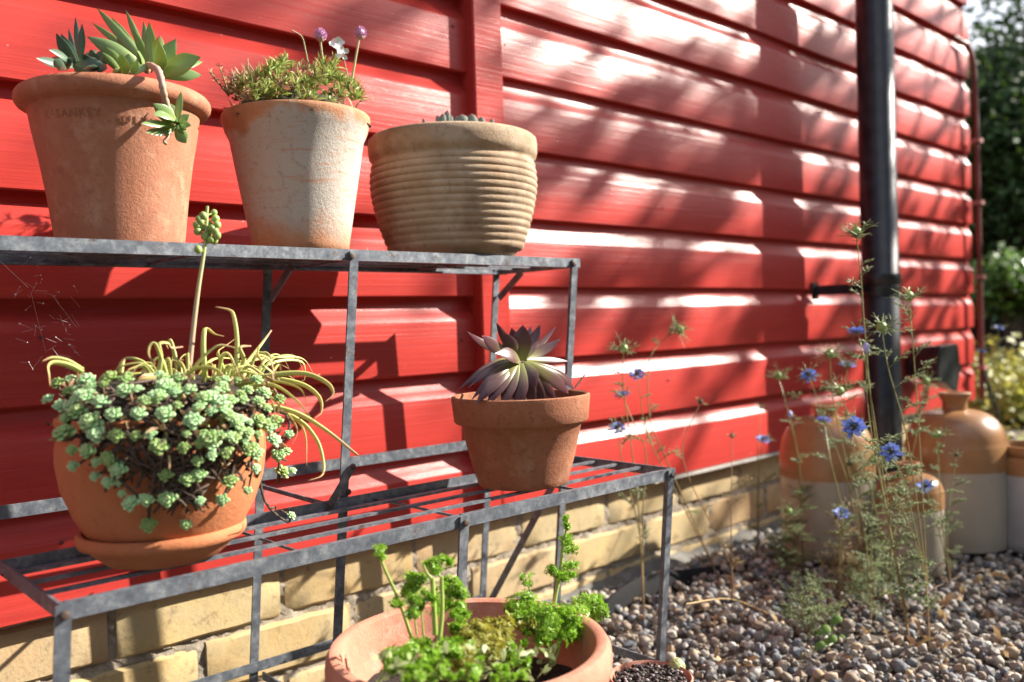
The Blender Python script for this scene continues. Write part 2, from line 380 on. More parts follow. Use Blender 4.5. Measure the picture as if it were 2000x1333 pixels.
b = MB(); b.box((-2, .018, -.302), (3.05, .05, 1.42)); b.box((3.03, .02, -.30), (3.055, 2.6, 1.42)); b.build('wall_backing', PAINT, house, smooth=False)
# nails in the boards
NAILM = flat('painted_nail', (.16, .03, .03), .6, var=.8, vs=8)
for (x, zz) in [(x_, z_) for z_ in ZL[1:-1] for x_ in (.885, .28, -.3)] + [(x_, z_) for z_ in ZR[1:-1] for x_ in (1.0, 1.42, 1.86)]:
    if rng.random() < .75:
        x += rng.uniform(-.008, .008); z = zz - .055+rng.uniform(-.02, .02)
        b = MB(); b.lathe([(.0001, 0), (.0021, 0), (.0026, .0006)], (0, 0, 0), 8); k = len(b.v)-24
        for q in range(k, len(b.v)): p = b.v[q]; b.v[q] = (x+p[0], -.0022+p[2], z+p[1])
        b.build('nail', NAILM, house)
# brick base
BY = .022
b = MB(); bm_ = MB()
z1 = -.326; h = .065; jt = .0115; row = 0
while z1 > -.60:
    z0 = z1-h; x = -.60 - (.1135 if row % 2 else 0) + .047
    while x < 3.06:
        x2 = min(x+.214, 3.05)
        q = [rng.uniform(-.0025, .0025) for _ in range(8)]
        # a brick with worn edges
        xa, xb_, za, zb = x+q[0], x2+q[1], z0+q[2]*.6, z1+q[3]*.6; yf = BY+q[4]*.8; e = .004
        if xb_ - xa > .02:
            nx = 10
            V = []; ring = []
            for k in range(nx+1):
                xx = xa+(xb_-xa)*k/nx; er = 0 if 0 < k < nx else e
                w1, w2 = rng.uniform(-.0013, .0013), rng.uniform(-.0013, .0013)
                V += [(xx, yf+.03, za+w1), (xx, yf+e*.9+er*.8, za+w1), (xx, yf+er*.9, za+e+w1+er*.5), (xx, yf+er*.9+rng.uniform(-.0006, .0006), (za+zb)/2), (xx, yf+er*.9, zb-e+w2-er*.5), (xx, yf+e*.9+er*.8, zb+w2), (xx, yf+.03, zb+w2)]
            F = [(k*7+r_, (k+1)*7+r_, (k+1)*7+r_+1, k*7+r_+1) for k in range(nx) for r_ in range(6)]
            F += [tuple(range(6, -1, -1)), tuple(nx*7+r_ for r_ in range(7))]
            F = [tuple(f) for f in F]
            b.add(V, F)
        x = x2+jt+rng.uniform(-.002, .002)
    z1 = z0-jt; row += 1
br = b.build('brick_base', BRICK, house, sharp=40)
nx, nz = 420, 40; b = MB()
for i in range(nx+1):
    for k in range(nz+1):
        b.v.append((-.7+3.75*i/nx, BY+.0055+rng.uniform(-.003, .0035), -.322-.30*k/nz)); b.t.append(0)
b.f = [(i*(nz+1)+k, i*(nz+1)+k+1, (i+1)*(nz+1)+k+1, (i+1)*(nz+1)+k) for i in range(nx) for k in range(nz)]
b.build('mortar', MORTAR, br, sharp=80)
b = MB(); n = 90
for i in range(n+1):
    x = -.7+3.75*i/n; a = rng.uniform(-.006, .006)-(.03 if x < .95 else 0)
    b.add([], []); b.v += [(x, BY+.006, -.484+a), (x, BY-.012+rng.uniform(-.006, .006), -.492+a*1.5), (x, BY-.022+rng.uniform(-.008, .008), -.51), (x, BY-.036+rng.uniform(-.01, .01), -.56)]; b.t += [0]*4
b.f = [(i*4+k, i*4+k+1, (i+1)*4+k+1, (i+1)*4+k) for i in range(n) for k in range(3)]
b.build('concrete_footing', CONC, house, sharp=60)
b = MB(); b.bar((1.36, .006, -.3215), (2.36, .006, -.3215), .02, .0055); b.build('metal_flashing', FLASH, house, smooth=False)

# black sheet lying along the foot of the wall
b = MB(); P = [atz(u, v, GZ+z) for u, v, z in ((1150, 1215, .0), (1195, 1172, .020), (1245, 1142, .026), (1300, 1128, .022), (1350, 1122, .012), (1400, 1112, .004), (1470, 1090, .0))]
S = spline(P, 30)
for i, p in enumerate(S):
    q = .011*math.sin(math.pi*i/30)**.5
    b.v += [tuple(p+Vector((0, .03, -.02))), tuple(p+Vector((0, .004, q*.8))), tuple(p+Vector((0, 0, q))), tuple(p+Vector((-.006, -.006, q*.4))), tuple(p+Vector((-.008, -.012, -.02)))]; b.t += [0]*5
b.f = [(i*5+k, i*5+k+1, (i+1)*5+k+1, (i+1)*5+k) for i in range(30) for k in range(4)]
tag(b.build('plastic_membrane', BLACKM, origin=tuple(P[3])), 'black plastic damp sheet edge curling up at the foot of the brick base', 'plastic sheet')

# ------------------------------------------------------------------ drainpipe
pc = at(1720, 600, -.12)
pipe = thing('drainpipe', 'thick black plastic drainpipe standing upright in front of the red wall', 'drainpipe', (pc.x, -.12, GZ))
b = MB(); r = .0435
b.lathe([(r, GZ-.02), (r, .088), (r*.99, .0885), (r*.99, 1.6)], (pc.x, -.12, 0), 48); b.build('pipe_lower', BLACK, pipe)
b = MB(); b.lathe([(r, .092), (r+.004, .092), (r+.0046, .088), (r+.0046, .070), (r+.002, .066), (r, .066)], (pc.x, -.12, 0), 48); b.build('socket_collar', BLACK, pipe)
b = MB()
b.lathe([(r+.001, .062), (r+.0035, .062), (r+.0035, .040), (r+.001, .040)], (pc.x, -.12, 0), 48)
b.box((pc.x-.105, -.104, .052), (pc.x-.03, -.094, .066)); b.box((pc.x-.107, -.104, .046), (pc.x-.098, -.002, .070))
b.box((pc.x-.116, -.006, .036), (pc.x-.088, -.001, .078))
b.lathe([(.0001, 0), (.006, 0), (.006, .012), (.0001, .012)], (pc.x-.086, -.112, .053), 8)
b.build('wall_bracket', BLACK, pipe, sharp=30)

# wall lamp right of the pipe
lp = at(1812, 712, -.05)
lamp = thing('wall_box', 'black plastic hooded box fixed low on the red wall right of the drainpipe', 'wall box', (lp.x, 0, lp.z))
b = MB(); A = [(-.075, -.115, .058), (.055, -.115, .058), (.088, -.108, -.012), (.060, -.108, -.085), (-.03, -.112, -.052), (-.090, -.112, -.045)]
V = [(lp.x+x, y, lp.z+z) for x, y, z in A]+[(lp.x+x*.8+.005, -.02, lp.z+z*.8+.004) for x, y, z in A]
b.add(V, [tuple(range(6))]+[((k+1) % 6, k, k+6, (k+1) % 6+6) for k in range(6)]+[tuple(range(11, 5, -1))])
o = b.build('housing', BLACK, lamp, smooth=False); md = o.modifiers.new('bevel', 'BEVEL'); md.width = .006; md.segments = 2
b = MB(); b.box((lp.x-.03, -.02, lp.z-.03), (lp.x+.03, .0, lp.z+.03)); b.build('wall_mount', BLACK, lamp, smooth=False)
b = MB(); b.tube(spline([(lp.x-.02, -.06, lp.z-.05), (lp.x-.028, -.05, lp.z-.11), (lp.x-.055, -.035, lp.z-.15), (lp.x-.07, -.03, lp.z-.21)], 14), .0035, 6); b.build('hanging_lead', BLACK, lamp)

# cable over the corner of the building
cx = 3.035
b = MB(); top = at(1878, 88, -.012)
b.tube(spline([(top.x-.03, -.002, top.z+.020), (top.x, -.012, top.z+.010), (top.x+.04, -.020, top.z-.004), (cx-.004, -.026, top.z-.10), (cx+.004, -.026, .40), (cx+.004, -.026, .1), (cx+.004, -.026, -.29)], 40), .008, 8)
cab = b.build('wall_cable', CABLE, origin=(cx, -.026, -.29)); tag(cab, 'red painted cable clipped down the far corner of the red wall', 'cable')
CLIPM = flat('pale_clip', (.42, .18, .16), .5)
for zz in (.545, .345, .105, -.19): b = MB(); b.box((cx-.010, -.040, zz-.006), (cx+.018, -.012, zz+.006)); b.build('cable_clip', CLIPM, cab, smooth=False)
b = MB(); b.tube(spline([(cx+.006, -.03, -.20), (cx+.012, -.05, -.28), (cx+.045, -.06, -.36), (cx+.06, -.06, GZ)], 12), .007, 8); b.build('black_lead', BLACK, cab)

# ------------------------------------------------------------------ plant stand
KX, KY = .05, -.055       # it leans: per metre of height the feet stand this much off (x left, y towards the wall)
def LN(x, y, z, zt=.088): return Vector((x-KX*(zt-z), y-KY*(zt-z), z))
stand = thing('plant_stand', 'stepped grey metal plant stand with slatted shelves against the red wall', 'plant stand', (.53, -.3, GZ))
ZT, ZM, ZB = .0885, -.1880, -.4430
def shelf(x0, x1, yb, yf, z, hb=.0125, rods=5, zr=-.004):
    b = MB(); t = .0025
    def bar(p, q, yin): b.box(p, q)
    # angle bars: an upright flange and a flat one
    b.box((x0, yf, z-hb), (x1, yf+t, z)); b.box((x0, yf+t, z-hb), (x1, yf+.011, z-hb+t))
    b.box((x0, yb-t, z-hb), (x1, yb, z)); b.box((x0, yb-.011, z-hb), (x1, yb-t, z-hb+t))
    b.box((x0, yf+t, z-hb+.0002), (x0+t, yb-t, z-.0002)); b.box((x1-t, yf+t, z-hb+.0002), (x1, yb-t, z-.0002))
    o = b.build('shelf', GALV, stand, smooth=False)
    b = MB()
    for y in (yf+.013, yf+.053, yf+.093, yf+.133): b.bar((x0+t, y, z+zr), (x1-t, y, z+zr), .0064, .0028)
    for k in range(1, 4):
        x = x0+(x1-x0)*k/4+.02; b.tube([(x, yf+t, z+zr-.0022), (x, yb-t, z+zr-.0022)], .0015, 6)
    b.build('rod_grid', GALV, o, smooth=False)
    return o
shelf(.160, .9015, -.080, -.2455, ZT, zr=-.006)
shelf(.1745, .8885, -.235, -.4095, ZM)
shelf(.150, .872, -.398, -.575, ZB)
def leg(p, q, sx=1, sy=-1, w_=.011):
    """an angle-iron leg"""
    b = MB(); p, q = Vector(p), Vector(q); d = (q-p); t = .0022
    ax = Vector((1, 0, 0)); ay = Vector((0, 1, 0))
    def pl(c0, h1, h2):
        c = (p+q)/2+c0; b.obox(c, h1, h2, d/2)
    pl(ay*0, ax*(w_/2), ay*(t/2)); pl(ax*(sx*(w_/2-t/2))+ay*(sy*-(w_/2+t/2)), ax*(t/2), ay*(w_/2))
    return b.build('leg', GALV, stand, smooth=False)
def bolt(p):
    b = MB(); b.lathe([(.0001, -.0008), (.0024, -.0008), (.0036, -.0001), (.0037, .0012), (.0001, .0012)], (0, 0, 0), 8)
    p = Vector(p); b.v = [(p.x+v[0], p.y+v[2], p.z+v[1]) for v in b.v]; b.build('bolt', RUST, stand)
def brace(p, q, w_=.010):
    b = MB(); b.bar(p, q, w_, .0025, (1, 0, 0)); return b.build('brace', GALV, stand, smooth=False)
FZ = GZ-.01
for x in (.166, .511, .8894):
    leg(LN(x, -.083, ZT-.002), LN(x, -.083, FZ))
    brace(LN(x+.003, -.088, .040), Vector((x+.003, -.135, ZT-.012)))
    if x > .8: brace(LN(x+.003, -.088, -.46+.02), LN(x+.003, -.235, ZM-.02))
for x, lx in ((.163, .18), (.5308, .529), (.889, .886)):
    leg(LN(x, -.2475, ZT-.002), LN(x, -.2475+.006, FZ)); bolt((x-.004, -.2500, ZT-.008)); bolt(LN(x+.001, -.2535, ZM+.006))
for x in (.1765, .543, .877):
    a = LN(x, -.4115, ZM-.0005, ZM); leg(a, LN(x, -.4115, FZ, ZM)); bolt(a+Vector((0, -.0032, -.007)))
for x in (.155, .53, .862): leg((x, -.577, ZB-.002), (x-.002, -.577, FZ))
for x in (.50, .868): brace((x, -.05, -.436), (x, -.399, -.436))
b = MB(); A, B = LN(.186, -.086, -.176), LN(.8894, -.086, -.180); b.bar(A, B, .0025, .014); b.build('stretcher', GALV, stand, smooth=False)
b = MB(); A, B = LN(.186, -.086, -.417), LN(.8894, -.086, -.421); b.bar(A, B, .0025, .012); b.build('stretcher', GALV, stand, smooth=False)
q = at(640, 985, -.236); b = MB(); b.bar(q+Vector((0, -.005, 0)), at(689, 912, -.2535), .008, .002, (0, 1, 0)); b.build('brace', GALV, stand, smooth=False); bolt(q+Vector((0, -.008, 0))); bolt(at(690, 912, -.2545))
brace(LN(.495, -.10, -.186), q+Vector((0, .003, -.001)), .005)

# ------------------------------------------------------------------ pots
def pot(name, label, c, prof, m, n=72, wob=.004, seed=1, soil=None, sharp=45, rs=1.0):
    t = thing(name, label, 'plant pot', c)
    prof = [(r__*rs, z__) for r__, z__ in prof]; soil = (soil[0]*rs, soil[1]) if soil else None
    b = MB(); b.lathe(prof, c, n, wob, seed); b.build('pot_body', m, t, sharp=sharp)
    if soil:
        r_, z_ = soil; b = MB(); K = 26; rr = random.Random(seed)
        b.v.append((c[0], c[1], c[2]+z_+.004)); b.t.append(0)
        for j in range(1, 11):
            for k in range(K): a = 2*math.pi*k/K; b.v.append((c[0]+r_*j/10*math.cos(a), c[1]+r_*j/10*math.sin(a), c[2]+z_+rr.uniform(-.003, .003)+.004*(1-j/10))); b.t.append(0)
        b.f = [(0, 1+k, 1+(k+1) % K) for k in range(K)]+[(1+(j-1)*K+k, 1+j*K+k, 1+j*K+(k+1) % K, 1+(j-1)*K+(k+1) % K) for j in range(1, 10) for k in range(K)]
        b.build('soil', SOIL, t)
    return t
def rnd_rim(r, z, w_, h, k=6):
    """a rolled rim: from its underside round the outside to the inside"""
    return [(r-w_+w_*math.sin(a)*1.0, z-h/2-h/2*math.cos(a)) for a in [math.pi*i/k for i in range(0, k+1)]]
c1 = (.309, -.166, ZT)
H = .1775
pot1 = pot('terracotta_pot', 'large orange terracotta pot with thick rolled rim and stamped letters, left end of top shelf', c1,
    [(.061, 0), (.064, .002), (.0655, .012), (.0705, .05), (.0765, .086), (.0820, .112), (.0855, .1330), (.0880, .1345)] + [(.0875+.0105*math.sin(a), .1440-.0095*math.cos(a)) for a in [math.pi*i/8 for i in range(1, 8)]] + [(.0845, .1530), (.0795, .1515), (.078, .13)],
    CLAY1, 96, .006, 3, (.080, .136), rs=.925)
c2 = (.511, -.166, ZT)
pot2 = pot('terracotta_pot', 'tall tapering pot with pale limewash on terracotta, middle of top shelf', c2,
    [(.053, 0), (.0555, .002), (.0565, .010), (.0635, .05), (.0715, .095), (.0775, .13), (.0822, .1395), (.0855, .1505), (.0862, .1545), (.0858, .1575), (.0843, .159), (.081, .157), (.079, .140)],
    CLAY2, 96, .004, 5, (.080, .149), rs=.98)
c3 = (.743, -.166, ZT)
P3 = [(.075, 0), (.079, .002), (.082, .008)]
nr = 13
for k in range(nr*6+1):
    z = .010+.117*k/(nr*6); x = z/.125; base = .083+.0285*math.sin(min(1, x*1.05)*math.pi/2)**.9 + (.0 if x < .7 else -.004*((x-.7)/.3)**2)
    P3.append((base+.0021*abs(math.sin(math.pi*k/6))**.7, z))
P3 += [(.1075, .1285), (.1085, .1312), (.1115, .1335), (.1130, .140), (.1132, .150), (.1122, .1575), (.1085, .1610), (.103, .1605), (.1015, .150), (.101, .13)]
pot3 = pot('ribbed_pot', 'wide tan pot with horizontal ribs, right end of top shelf', c3, P3, CLAY3, 96, .003, 8, (.102, .148), 80)
c4 = (.700, -.330, ZM)
pot4 = pot('terracotta_pot', 'brown terracotta pot with a straight banded rim on the middle shelf', c4,
    [(.0515, 0), (.0530, .0015), (.0545, .008), (.0625, .035), (.0705, .071), (.0728, .0728), (.0770, .0735), (.0788, .0752), (.0800, .088), (.0816, .1015), (.0813, .1038), (.0795, .1050), (.0765, .1037), (.0755, .095), (.074, .08)],
    CLAY4, 96, .003, 11, (.075, .090))
c5 = (.2815, -.331, ZM)
bowl = pot('terracotta_bowl', 'round bellied orange terracotta bowl on its saucer at the left of the middle shelf', (c5[0], c5[1], ZM+.008),
    [(.050, .001), (.056, .004), (.066, .016), (.0765, .034), (.0850, .056), (.0885, .078), (.0880, .090), (.0855, .100), (.084, .104), (.0865, .107), (.088, .1105), (.0875, .114), (.085, .1155), (.080, .114), (.077, .10)],
    CLAY5, 96, .003, 13, (.078, .104), rs=.945)
sau = thing('plant_saucer', 'round terracotta saucer with rolled edge under the bellied bowl', 'saucer', (c5[0], c5[1], ZM))
b = MB(); b.lathe([(q_*.92, z_) for q_, z_ in [(.049, 0), (.0515, .0015), (.060, .0085), (.066, .0145), (.0690, .0150), (.0722, .0165), (.0738, .0200), (.0736, .0238), (.0715, .0265), (.0685, .0265), (.0660, .0235), (.058, .0120), (.050, .0065), (.0001, .006)]], (c5[0]-.0035, c5[1], ZM), 96, .003, 4)
b.build('saucer_dish', CLAY5, sau)
c6 = (.4555, -.520, ZB+.002)
pot6 = pot('herb_pot', 'wide pinkish terracotta bowl pot with rounded rim in the foreground holding parsley', c6,
    [(.065, 0), (.068, .003), (.082, .05), (.096, .10), (.1035, .133), (.1045, .140), (.1085, .142), (.1135, .147), (.1172, .156), (.1180, .165), (.1172, .173), (.1140, .1785), (.1090, .1795), (.1050, .177), (.1035, .170), (.101, .155), (.094, .12), (.088, .10)],
    CLAY6, 112, .005, 17, (.098, .133))
c7 = (.7755, -.452, ZB-.011)
pot7 = pot('small_pot', 'small terracotta pot of dark gritty compost at the lower right of the stand', c7,
    [(.030, 0), (.0315, .002), (.0445, .038), (.0462, .041), (.0475, .043), (.0478, .046), (.0462, .0475), (.0445, .046), (.0425, .038)], CLAY6, 64, .004, 19, (.043, .0405))
b = MB(); rr = random.Random(5)
for k in range(420):
    a, q = rr.uniform(0, 6.283), .042*math.sqrt(rr.random()); s_ = rr.uniform(.0009, .0026)
    b.ico((c7[0]+q*math.cos(a), c7[1]+q*math.sin(a), c7[2]+.0425+rr.uniform(-.001, .003)), s_, (1, 1, .8), .2, rr)
GRIT = mat('grit', lambda t, p, n, l: (l.new(ramp(t, N(t, 'NewGeometry').outputs['Random Per Island'], [(0, (.02, .015, .012)), (.6, (.045, .03, .024)), (.8, (.16, .12, .12)), (1, (.36, .31, .31))]), p.inputs['Base Color']), setattr(p.inputs['Roughness'], 'default_value', .8)))
b.build('grit', GRIT, pot7)
# raised letters on the first pot, darker clay imitating the shade of pressed ones
def pot_text(s_, u0, vv, size, th, name, sp=1.12):
    cu = bpy.data.curves.new('letters', 'FONT'); cu.body = s_; cu.size = size; cu.extrude = .0004; cu.space_character = sp
    ob = bpy.data.objects.new('letters', cu); COL.objects.link(ob)
    dg = bpy.context.evaluated_depsgraph_get(); me = bpy.data.meshes.new_from_object(ob.evaluated_get(dg)); bpy.data.objects.remove(ob)
    vs_ = [v.co.copy() for v in me.vertices]; fs = [tuple(p.vertices) for p in me.polygons]; bpy.data.meshes.remove(me)
    b = MB(); zz = th; rad = .0845-.05*0
    P = []
    for v in vs_:
        z = zz+v.y; rr_ = .925*np.interp(z, [.086, .112, .133], [.0765, .0820, .0855])
        a = u0+v.x/rr_; P.append((c1[0]+(rr_+.00012+v.z*.6)*math.cos(a), c1[1]+(rr_+.00012+v.z*.6)*math.sin(a), c1[2]+z))
    b.add(P, fs); b.build(name, LETTER, pot1, smooth=False)
pot_text('R\u00b7 SANKEY', math.radians(-161), 0, .0108, .1150, 'stamped_letters')
pot_text('BULWELL', math.radians(-110), 0, .0096, .1105, 'stamped_letters', 1.5)

# ------------------------------------------------------------------ gravel: loose pebbles, one mass
def pebbles(name, n, region, smin, smax, seed, layers=.022, keep=None):
    V0, F0 = _ico(1 if n > 4000 else 2); V0 = np.array(V0); F0 = np.array(F0); g = np.random.default_rng(seed)
    x = g.uniform(region[0], region[1], n); y = g.uniform(region[2], region[3], n)
    if keep is not None: k = keep(x, y, g); x, y = x[k], y[k]; n = len(x)
    s = smin+(smax-smin)*g.random(n)**1.8
    S = np.stack([s*g.uniform(.75, 1.15, n), s*g.uniform(.65, 1.0, n), s*g.uniform(.55, .95, n)], 1)
    a, b_, c_ = g.uniform(0, 6.283, n), g.normal(0, .35, n), g.normal(0, .35, n)
    V0 = np.sign(V0)*np.abs(V0)**.72; V = V0[None]*S[:, None]
    V *= 1+.26*np.sin(V0[None]*g.uniform(1.2, 2.8, (n, 1, 3))+g.uniform(0, 6, (n, 1, 3))).sum(-1, keepdims=True)/2
    X, Y, Z = V[..., 0], V[..., 1], V[..., 2]
    Y, Z = Y*np.cos(b_)[:, None]-Z*np.sin(b_)[:, None], Y*np.sin(b_)[:, None]+Z*np.cos(b_)[:, None]
    X, Z = X*np.cos(c_)[:, None]-Z*np.sin(c_)[:, None], X*np.sin(c_)[:, None]+Z*np.cos(c_)[:, None]
    X, Y = X*np.cos(a)[:, None]-Y*np.sin(a)[:, None], X*np.sin(a)[:, None]+Y*np.cos(a)[:, None]
    z = GZ-.014+g.random(n)*layers-.25*np.clip(y+.06, 0, .09)
    W = np.stack([X+x[:, None], Y+y[:, None], Z+z[:, None]], -1).reshape(-1, 3)
    F = (F0[None]+(np.arange(n)*len(V0))[:, None, None]).reshape(-1, 3)
    me = bpy.data.meshes.new(name); me.vertices.add(len(W)); me.vertices.foreach_set('co', W.ravel())
    me.loops.add(F.size); me.loops.foreach_set('vertex_index', F.ravel().astype(np.int32))
    me.polygons.add(len(F)); me.polygons.foreach_set('loop_start', np.arange(0, F.size, 3, dtype=np.int32))
    me.polygons.foreach_set('use_smooth', np.repeat(g.random(n) < .5, len(F0)))
    me.update(); me.validate(); me.materials.append(PEB)
    return tag(link(name, me), kind='stuff')
pebbles('gravel', 36000, (-.25, 3.6, -1.15, .03), .0035, .0112, 3,
        keep=lambda x, y, g: ((y > -.62-.25*(x-.8)) | (g.random(len(x)) < .35)) & (g.random(len(x)) < np.clip(1.25-.30*np.maximum(x-1.6, 0), .35, 1)))

# ------------------------------------------------------------------ stoneware jugs
def jug(label, u, vb, wpx, vshoulder, vline, vneck, vtop, neckpx, zb=GZ+.004, lip=1.18):
    g = atz(u, vb, zb); d = Vector((g.x-CAM.x, g.y-CAM.y, 0)); dd = d.normalized()
    dep = (g-CAM).dot(_f); r = wpx*dep/FPX/2*1.01; c = Vector((g.x, g.y, zb))+dd*r*.96
    dep = (c-CAM).dot(_f); s_ = dep/FPX; r = wpx*s_/2
    vb0 = CY+FPX*(((c-CAM).dot(DN))/dep)
    hz = lambda v: (vb0-v)*s_
    hs, hl, hn, ht = hz(vshoulder), hz(vline), hz(vneck), hz(vtop); rn = neckpx*s_/2
    t = thing('stoneware_jug', label, 'jug', tuple(c))
    b = MB(); b.lathe([(r*.90, 0), (r*.965, .004), (r*.985, .02), (r, hl*.5), (r, hl)], tuple(c), 56, .003, 2); b.build('body', CREAM, t)
    b = MB(); pr = [(r+.0008, hl-.001), (r+.0008, hs-.004), (r-.001, hs)]
    for k in range(1, 11):
        a = k/10*math.pi/2; pr.append((rn+(r-.002-rn)*math.cos(a)**.85, hs+(hn-hs)*math.sin(a)**1.05))
    hk = ht-hn
    pr += [(rn*.96, hn+hk*.2), (rn*.98, hn+hk*.5), (rn*lip, hn+hk*.82), (rn*lip*1.02, hn+hk*.95), (rn*lip*.96, ht), (rn*.75, ht), (rn*.65, ht-.03)]
    b.lathe(pr, tuple(c), 56); b.build('glazed_shoulder', HONEY, t)
    return c, r
jug('two tone stoneware jug left of the drainpipe, brown shoulder over cream body', 1620, 1102, 176, 878, 925, 812, 790, 44)
jug('smallest stoneware jug, in front of the foot of the drainpipe', 1780, 1132, 122, 952, 986, 925, 903, 40)
jug('tallest stoneware jug right of the drainpipe with a flared neck', 1871, 1083, 182, 863, 909, 800, 766, 46, lip=1.25)
g = atz(2024, 1088, GZ+.004); c = Vector((g.x, g.y, GZ+.004))+Vector((g.x-CAM.x, g.y-CAM.y, 0)).normalized()*.07
t = thing('stoneware_crock', 'open grey stoneware crock with brown rim at the right edge of the gravel', 'crock', tuple(c))
b = MB(); b.lathe([(.062, 0), (.068, .004), (.070, .02), (.070, .155)], tuple(c), 48); b.build('body', flat('grey_glaze', (.34, .34, .36), .3, var=.15, vs=10), t)
b = MB(); b.lathe([(.0705, .154), (.0705, .172), (.066, .186), (.061, .190), (.065, .195), (.066, .204), (.063, .210), (.056, .210), (.053, .200), (.055, .15), (.055, .03)], tuple(c), 48); b.build('glazed_rim', HONEY, t)

# ------------------------------------------------------------------ plants in the first pot
def px(u0, v0, s_): return lambda x, y, d=0.0, y0=0.0: at(u0+x/s_, v0+y/s_, y0+d)
CV = -_f                                     # towards the viewer
q = px(0, 0, 4.444)
def L1(mb, base, tip, wd, y0, y1, bend=.04, up=None, th=.24, prof='acute'):
    p0, p1 = q(*base, y0), q(*tip, y1); s_ = ((p0-CAM).dot(_f))/FPX/4.444
    d = (p1-p0).normalized(); u = Vector(up) if up else (CV+Vector((0, 0, .15)))
    u = u-d*u.dot(d)
    leaf(mb, p0, p1, wd*s_*WK, u, bend, th, 10, prof)
Y1 = -.166
WK = 1.25
succ = thing('succulent', 'green rosette succulent with long pointed leaves filling the large left terracotta pot', 'succulent', (c1[0], c1[1], c1[2]+.15))
b = MB()     # left rosette
for ba, ti, wd, ya, yb, be in [((640,575),(312,505),78,-.19,-.20,-.05), ((640,580),(425,432),92,-.20,-.225,.06), ((660,570),(488,292),86,-.19,-.20,.05), ((680,570),(530,295),70,-.18,-.185,.02),
        ((670,560),(595,248),36,-.175,-.17,.03), ((690,550),(712,208),58,-.18,-.19,-.03), ((690,540),(654,150),46,-.15,-.14,.0), ((650,590),(905,565),130,-.20,-.225,.05), ((640,560),(420,520),70,-.15,-.10,.05), ((700,560),(850,430),70,-.16,-.14,.05)]:
    L1(b, ba, ti, wd, ya, yb, be)
b.build('rosette', SUCCD, succ)
b = MB()     # low rosettes between the two
for ba, ti, wd, ya, yb, be in [((830,590),(720,470),80,-.20,-.215,.05), ((840,590),(790,430),76,-.19,-.20,.03), ((850,590),(880,440),78,-.19,-.20,.02), ((850,600),(960,470),80,-.20,-.22,.05), ((840,610),(740,590),80,-.215,-.245,.04), ((850,610),(930,600),80,-.215,-.245,.04), ((845,600),(840,500),60,-.18,-.17,.02),
        ((560,600),(470,520),70,-.21,-.235,.05), ((560,600),(540,470),70,-.20,-.215,.04), ((570,600),(640,500),70,-.20,-.22,.04), ((565,610),(520,590),60,-.215,-.245,.04)]:
    L1(b, ba, ti, wd, ya, yb, be)
b.build('rosette', SUCCD, succ)
b = MB()     # large right rosette
for ba, ti, wd, ya, yb, be in [((1300,590),(840,70),66,-.17,-.12,.05), ((1280,560),(968,148),52,-.16,-.10,.03), ((1290,560),(1090,85),50,-.165,-.13,.02), ((1290,570),(1158,258),58,-.18,-.18,-.02),
        ((1300,590),(1246,185),56,-.175,-.16,.02), ((1310,600),(1293,192),84,-.19,-.195,-.03), ((1360,620),(1368,338),150,-.20,-.235,-.06), ((1385,620),(1527,342),122,-.19,-.205,.05),
        ((1400,650),(1742,498),158,-.20,-.245,.05), ((1400,640),(1765,535),96,-.18,-.16,.04), ((1410,660),(1752,655),100,-.185,-.20,.06), ((1380,600),(1385,310),96,-.17,-.12,.04),
        ((1260,560),(1190,455),90,-.19,-.21,.04), ((1250,600),(755,320),112,-.165,-.15,.10), ((1200,500),(1015,288),96,-.16,-.14,.05), ((1180,490),(800,200),48,-.15,-.11,.02), ((1400,620),(1560,470),70,-.16,-.11,.03)]:
    L1(b, ba, ti, wd, ya, yb, be)
for k in range(8): L1(b, (1350,585), (1350+70*math.sin(k*2.4), 470+30*math.cos(k*2.4)), 34, -.19, -.19, .02)
b.build('rosette', SUCC, succ)
b = MB()     # small front rosette
for ba, ti, wd, ya, yb, be in [((1040,620),(878,452),54,-.225,-.235,.04), ((1050,600),(912,408),86,-.22,-.225,.06), ((1075,640),(1060,478),100,-.235,-.25,-.05), ((1120,620),(1115,468),96,-.225,-.225,.04),
        ((1140,640),(1196,533),66,-.24,-.25,-.03), ((1160,645),(1283,560),70,-.235,-.235,.05), ((1040,640),(990,600),60,-.235,-.25,.04), ((1100,630),(1240,600),70,-.22,-.21,.04)]:
    L1(b, ba, ti, wd, ya, yb, be)
b.build('rosette', SUCC, succ)
WK = 1.3
b = MB()     # hanging rosette
for ba, ti, wd, ya, yb, be in [((1520,1065),(1328,900),100,-.262,-.275,.05), ((1520,1060),(1330,1000),96,-.265,-.285,.10), ((1510,1090),(1222,1075),74,-.265,-.285,.02), ((1510,1110),(1262,1150),84,-.265,-.28,-.05),
        ((1520,1060),(1438,890),96,-.258,-.25,.05), ((1540,1060),(1572,795),52,-.262,-.265,.02), ((1550,1070),(1645,995),60,-.262,-.27,.05), ((1550,1085),(1660,1092),56,-.265,-.28,.05),
        ((1530,1110),(1615,1245),86,-.265,-.275,-.03), ((1530,1100),(1600,1165),40,-.272,-.29,.02), ((1540,1090),(1620,1130),40,-.274,-.29,.02), ((1510,1120),(1390,1160),70,-.262,-.25,.05)]:
    L1(b, ba, ti, wd, ya, yb, be)
for k in range(9): L1(b, (1540,1075), (1540+55*math.sin(k*2.4), 1080+55*math.cos(k*2.4)), 26, -.268, -.292, .02)
b.build('rosette', SUCC, succ)
b = MB()
b.tube(spline([q(1300,605,-.20), q(1270,610,-.225), q(1290,570,-.235), q(1360,600,-.262), q(1390,660,-.270), q(1415,780,-.272), q(1440,890,-.266), q(1515,1060,-.262)], 40), [.0032+.0004*math.sin(k*1.9) for k in range(41)], 8)
b.tube(spline([q(1490,1130,-.26), q(1450,1200,-.265), q(1425,1230,-.265), q(1450,1255,-.266)], 10), .0016, 6)
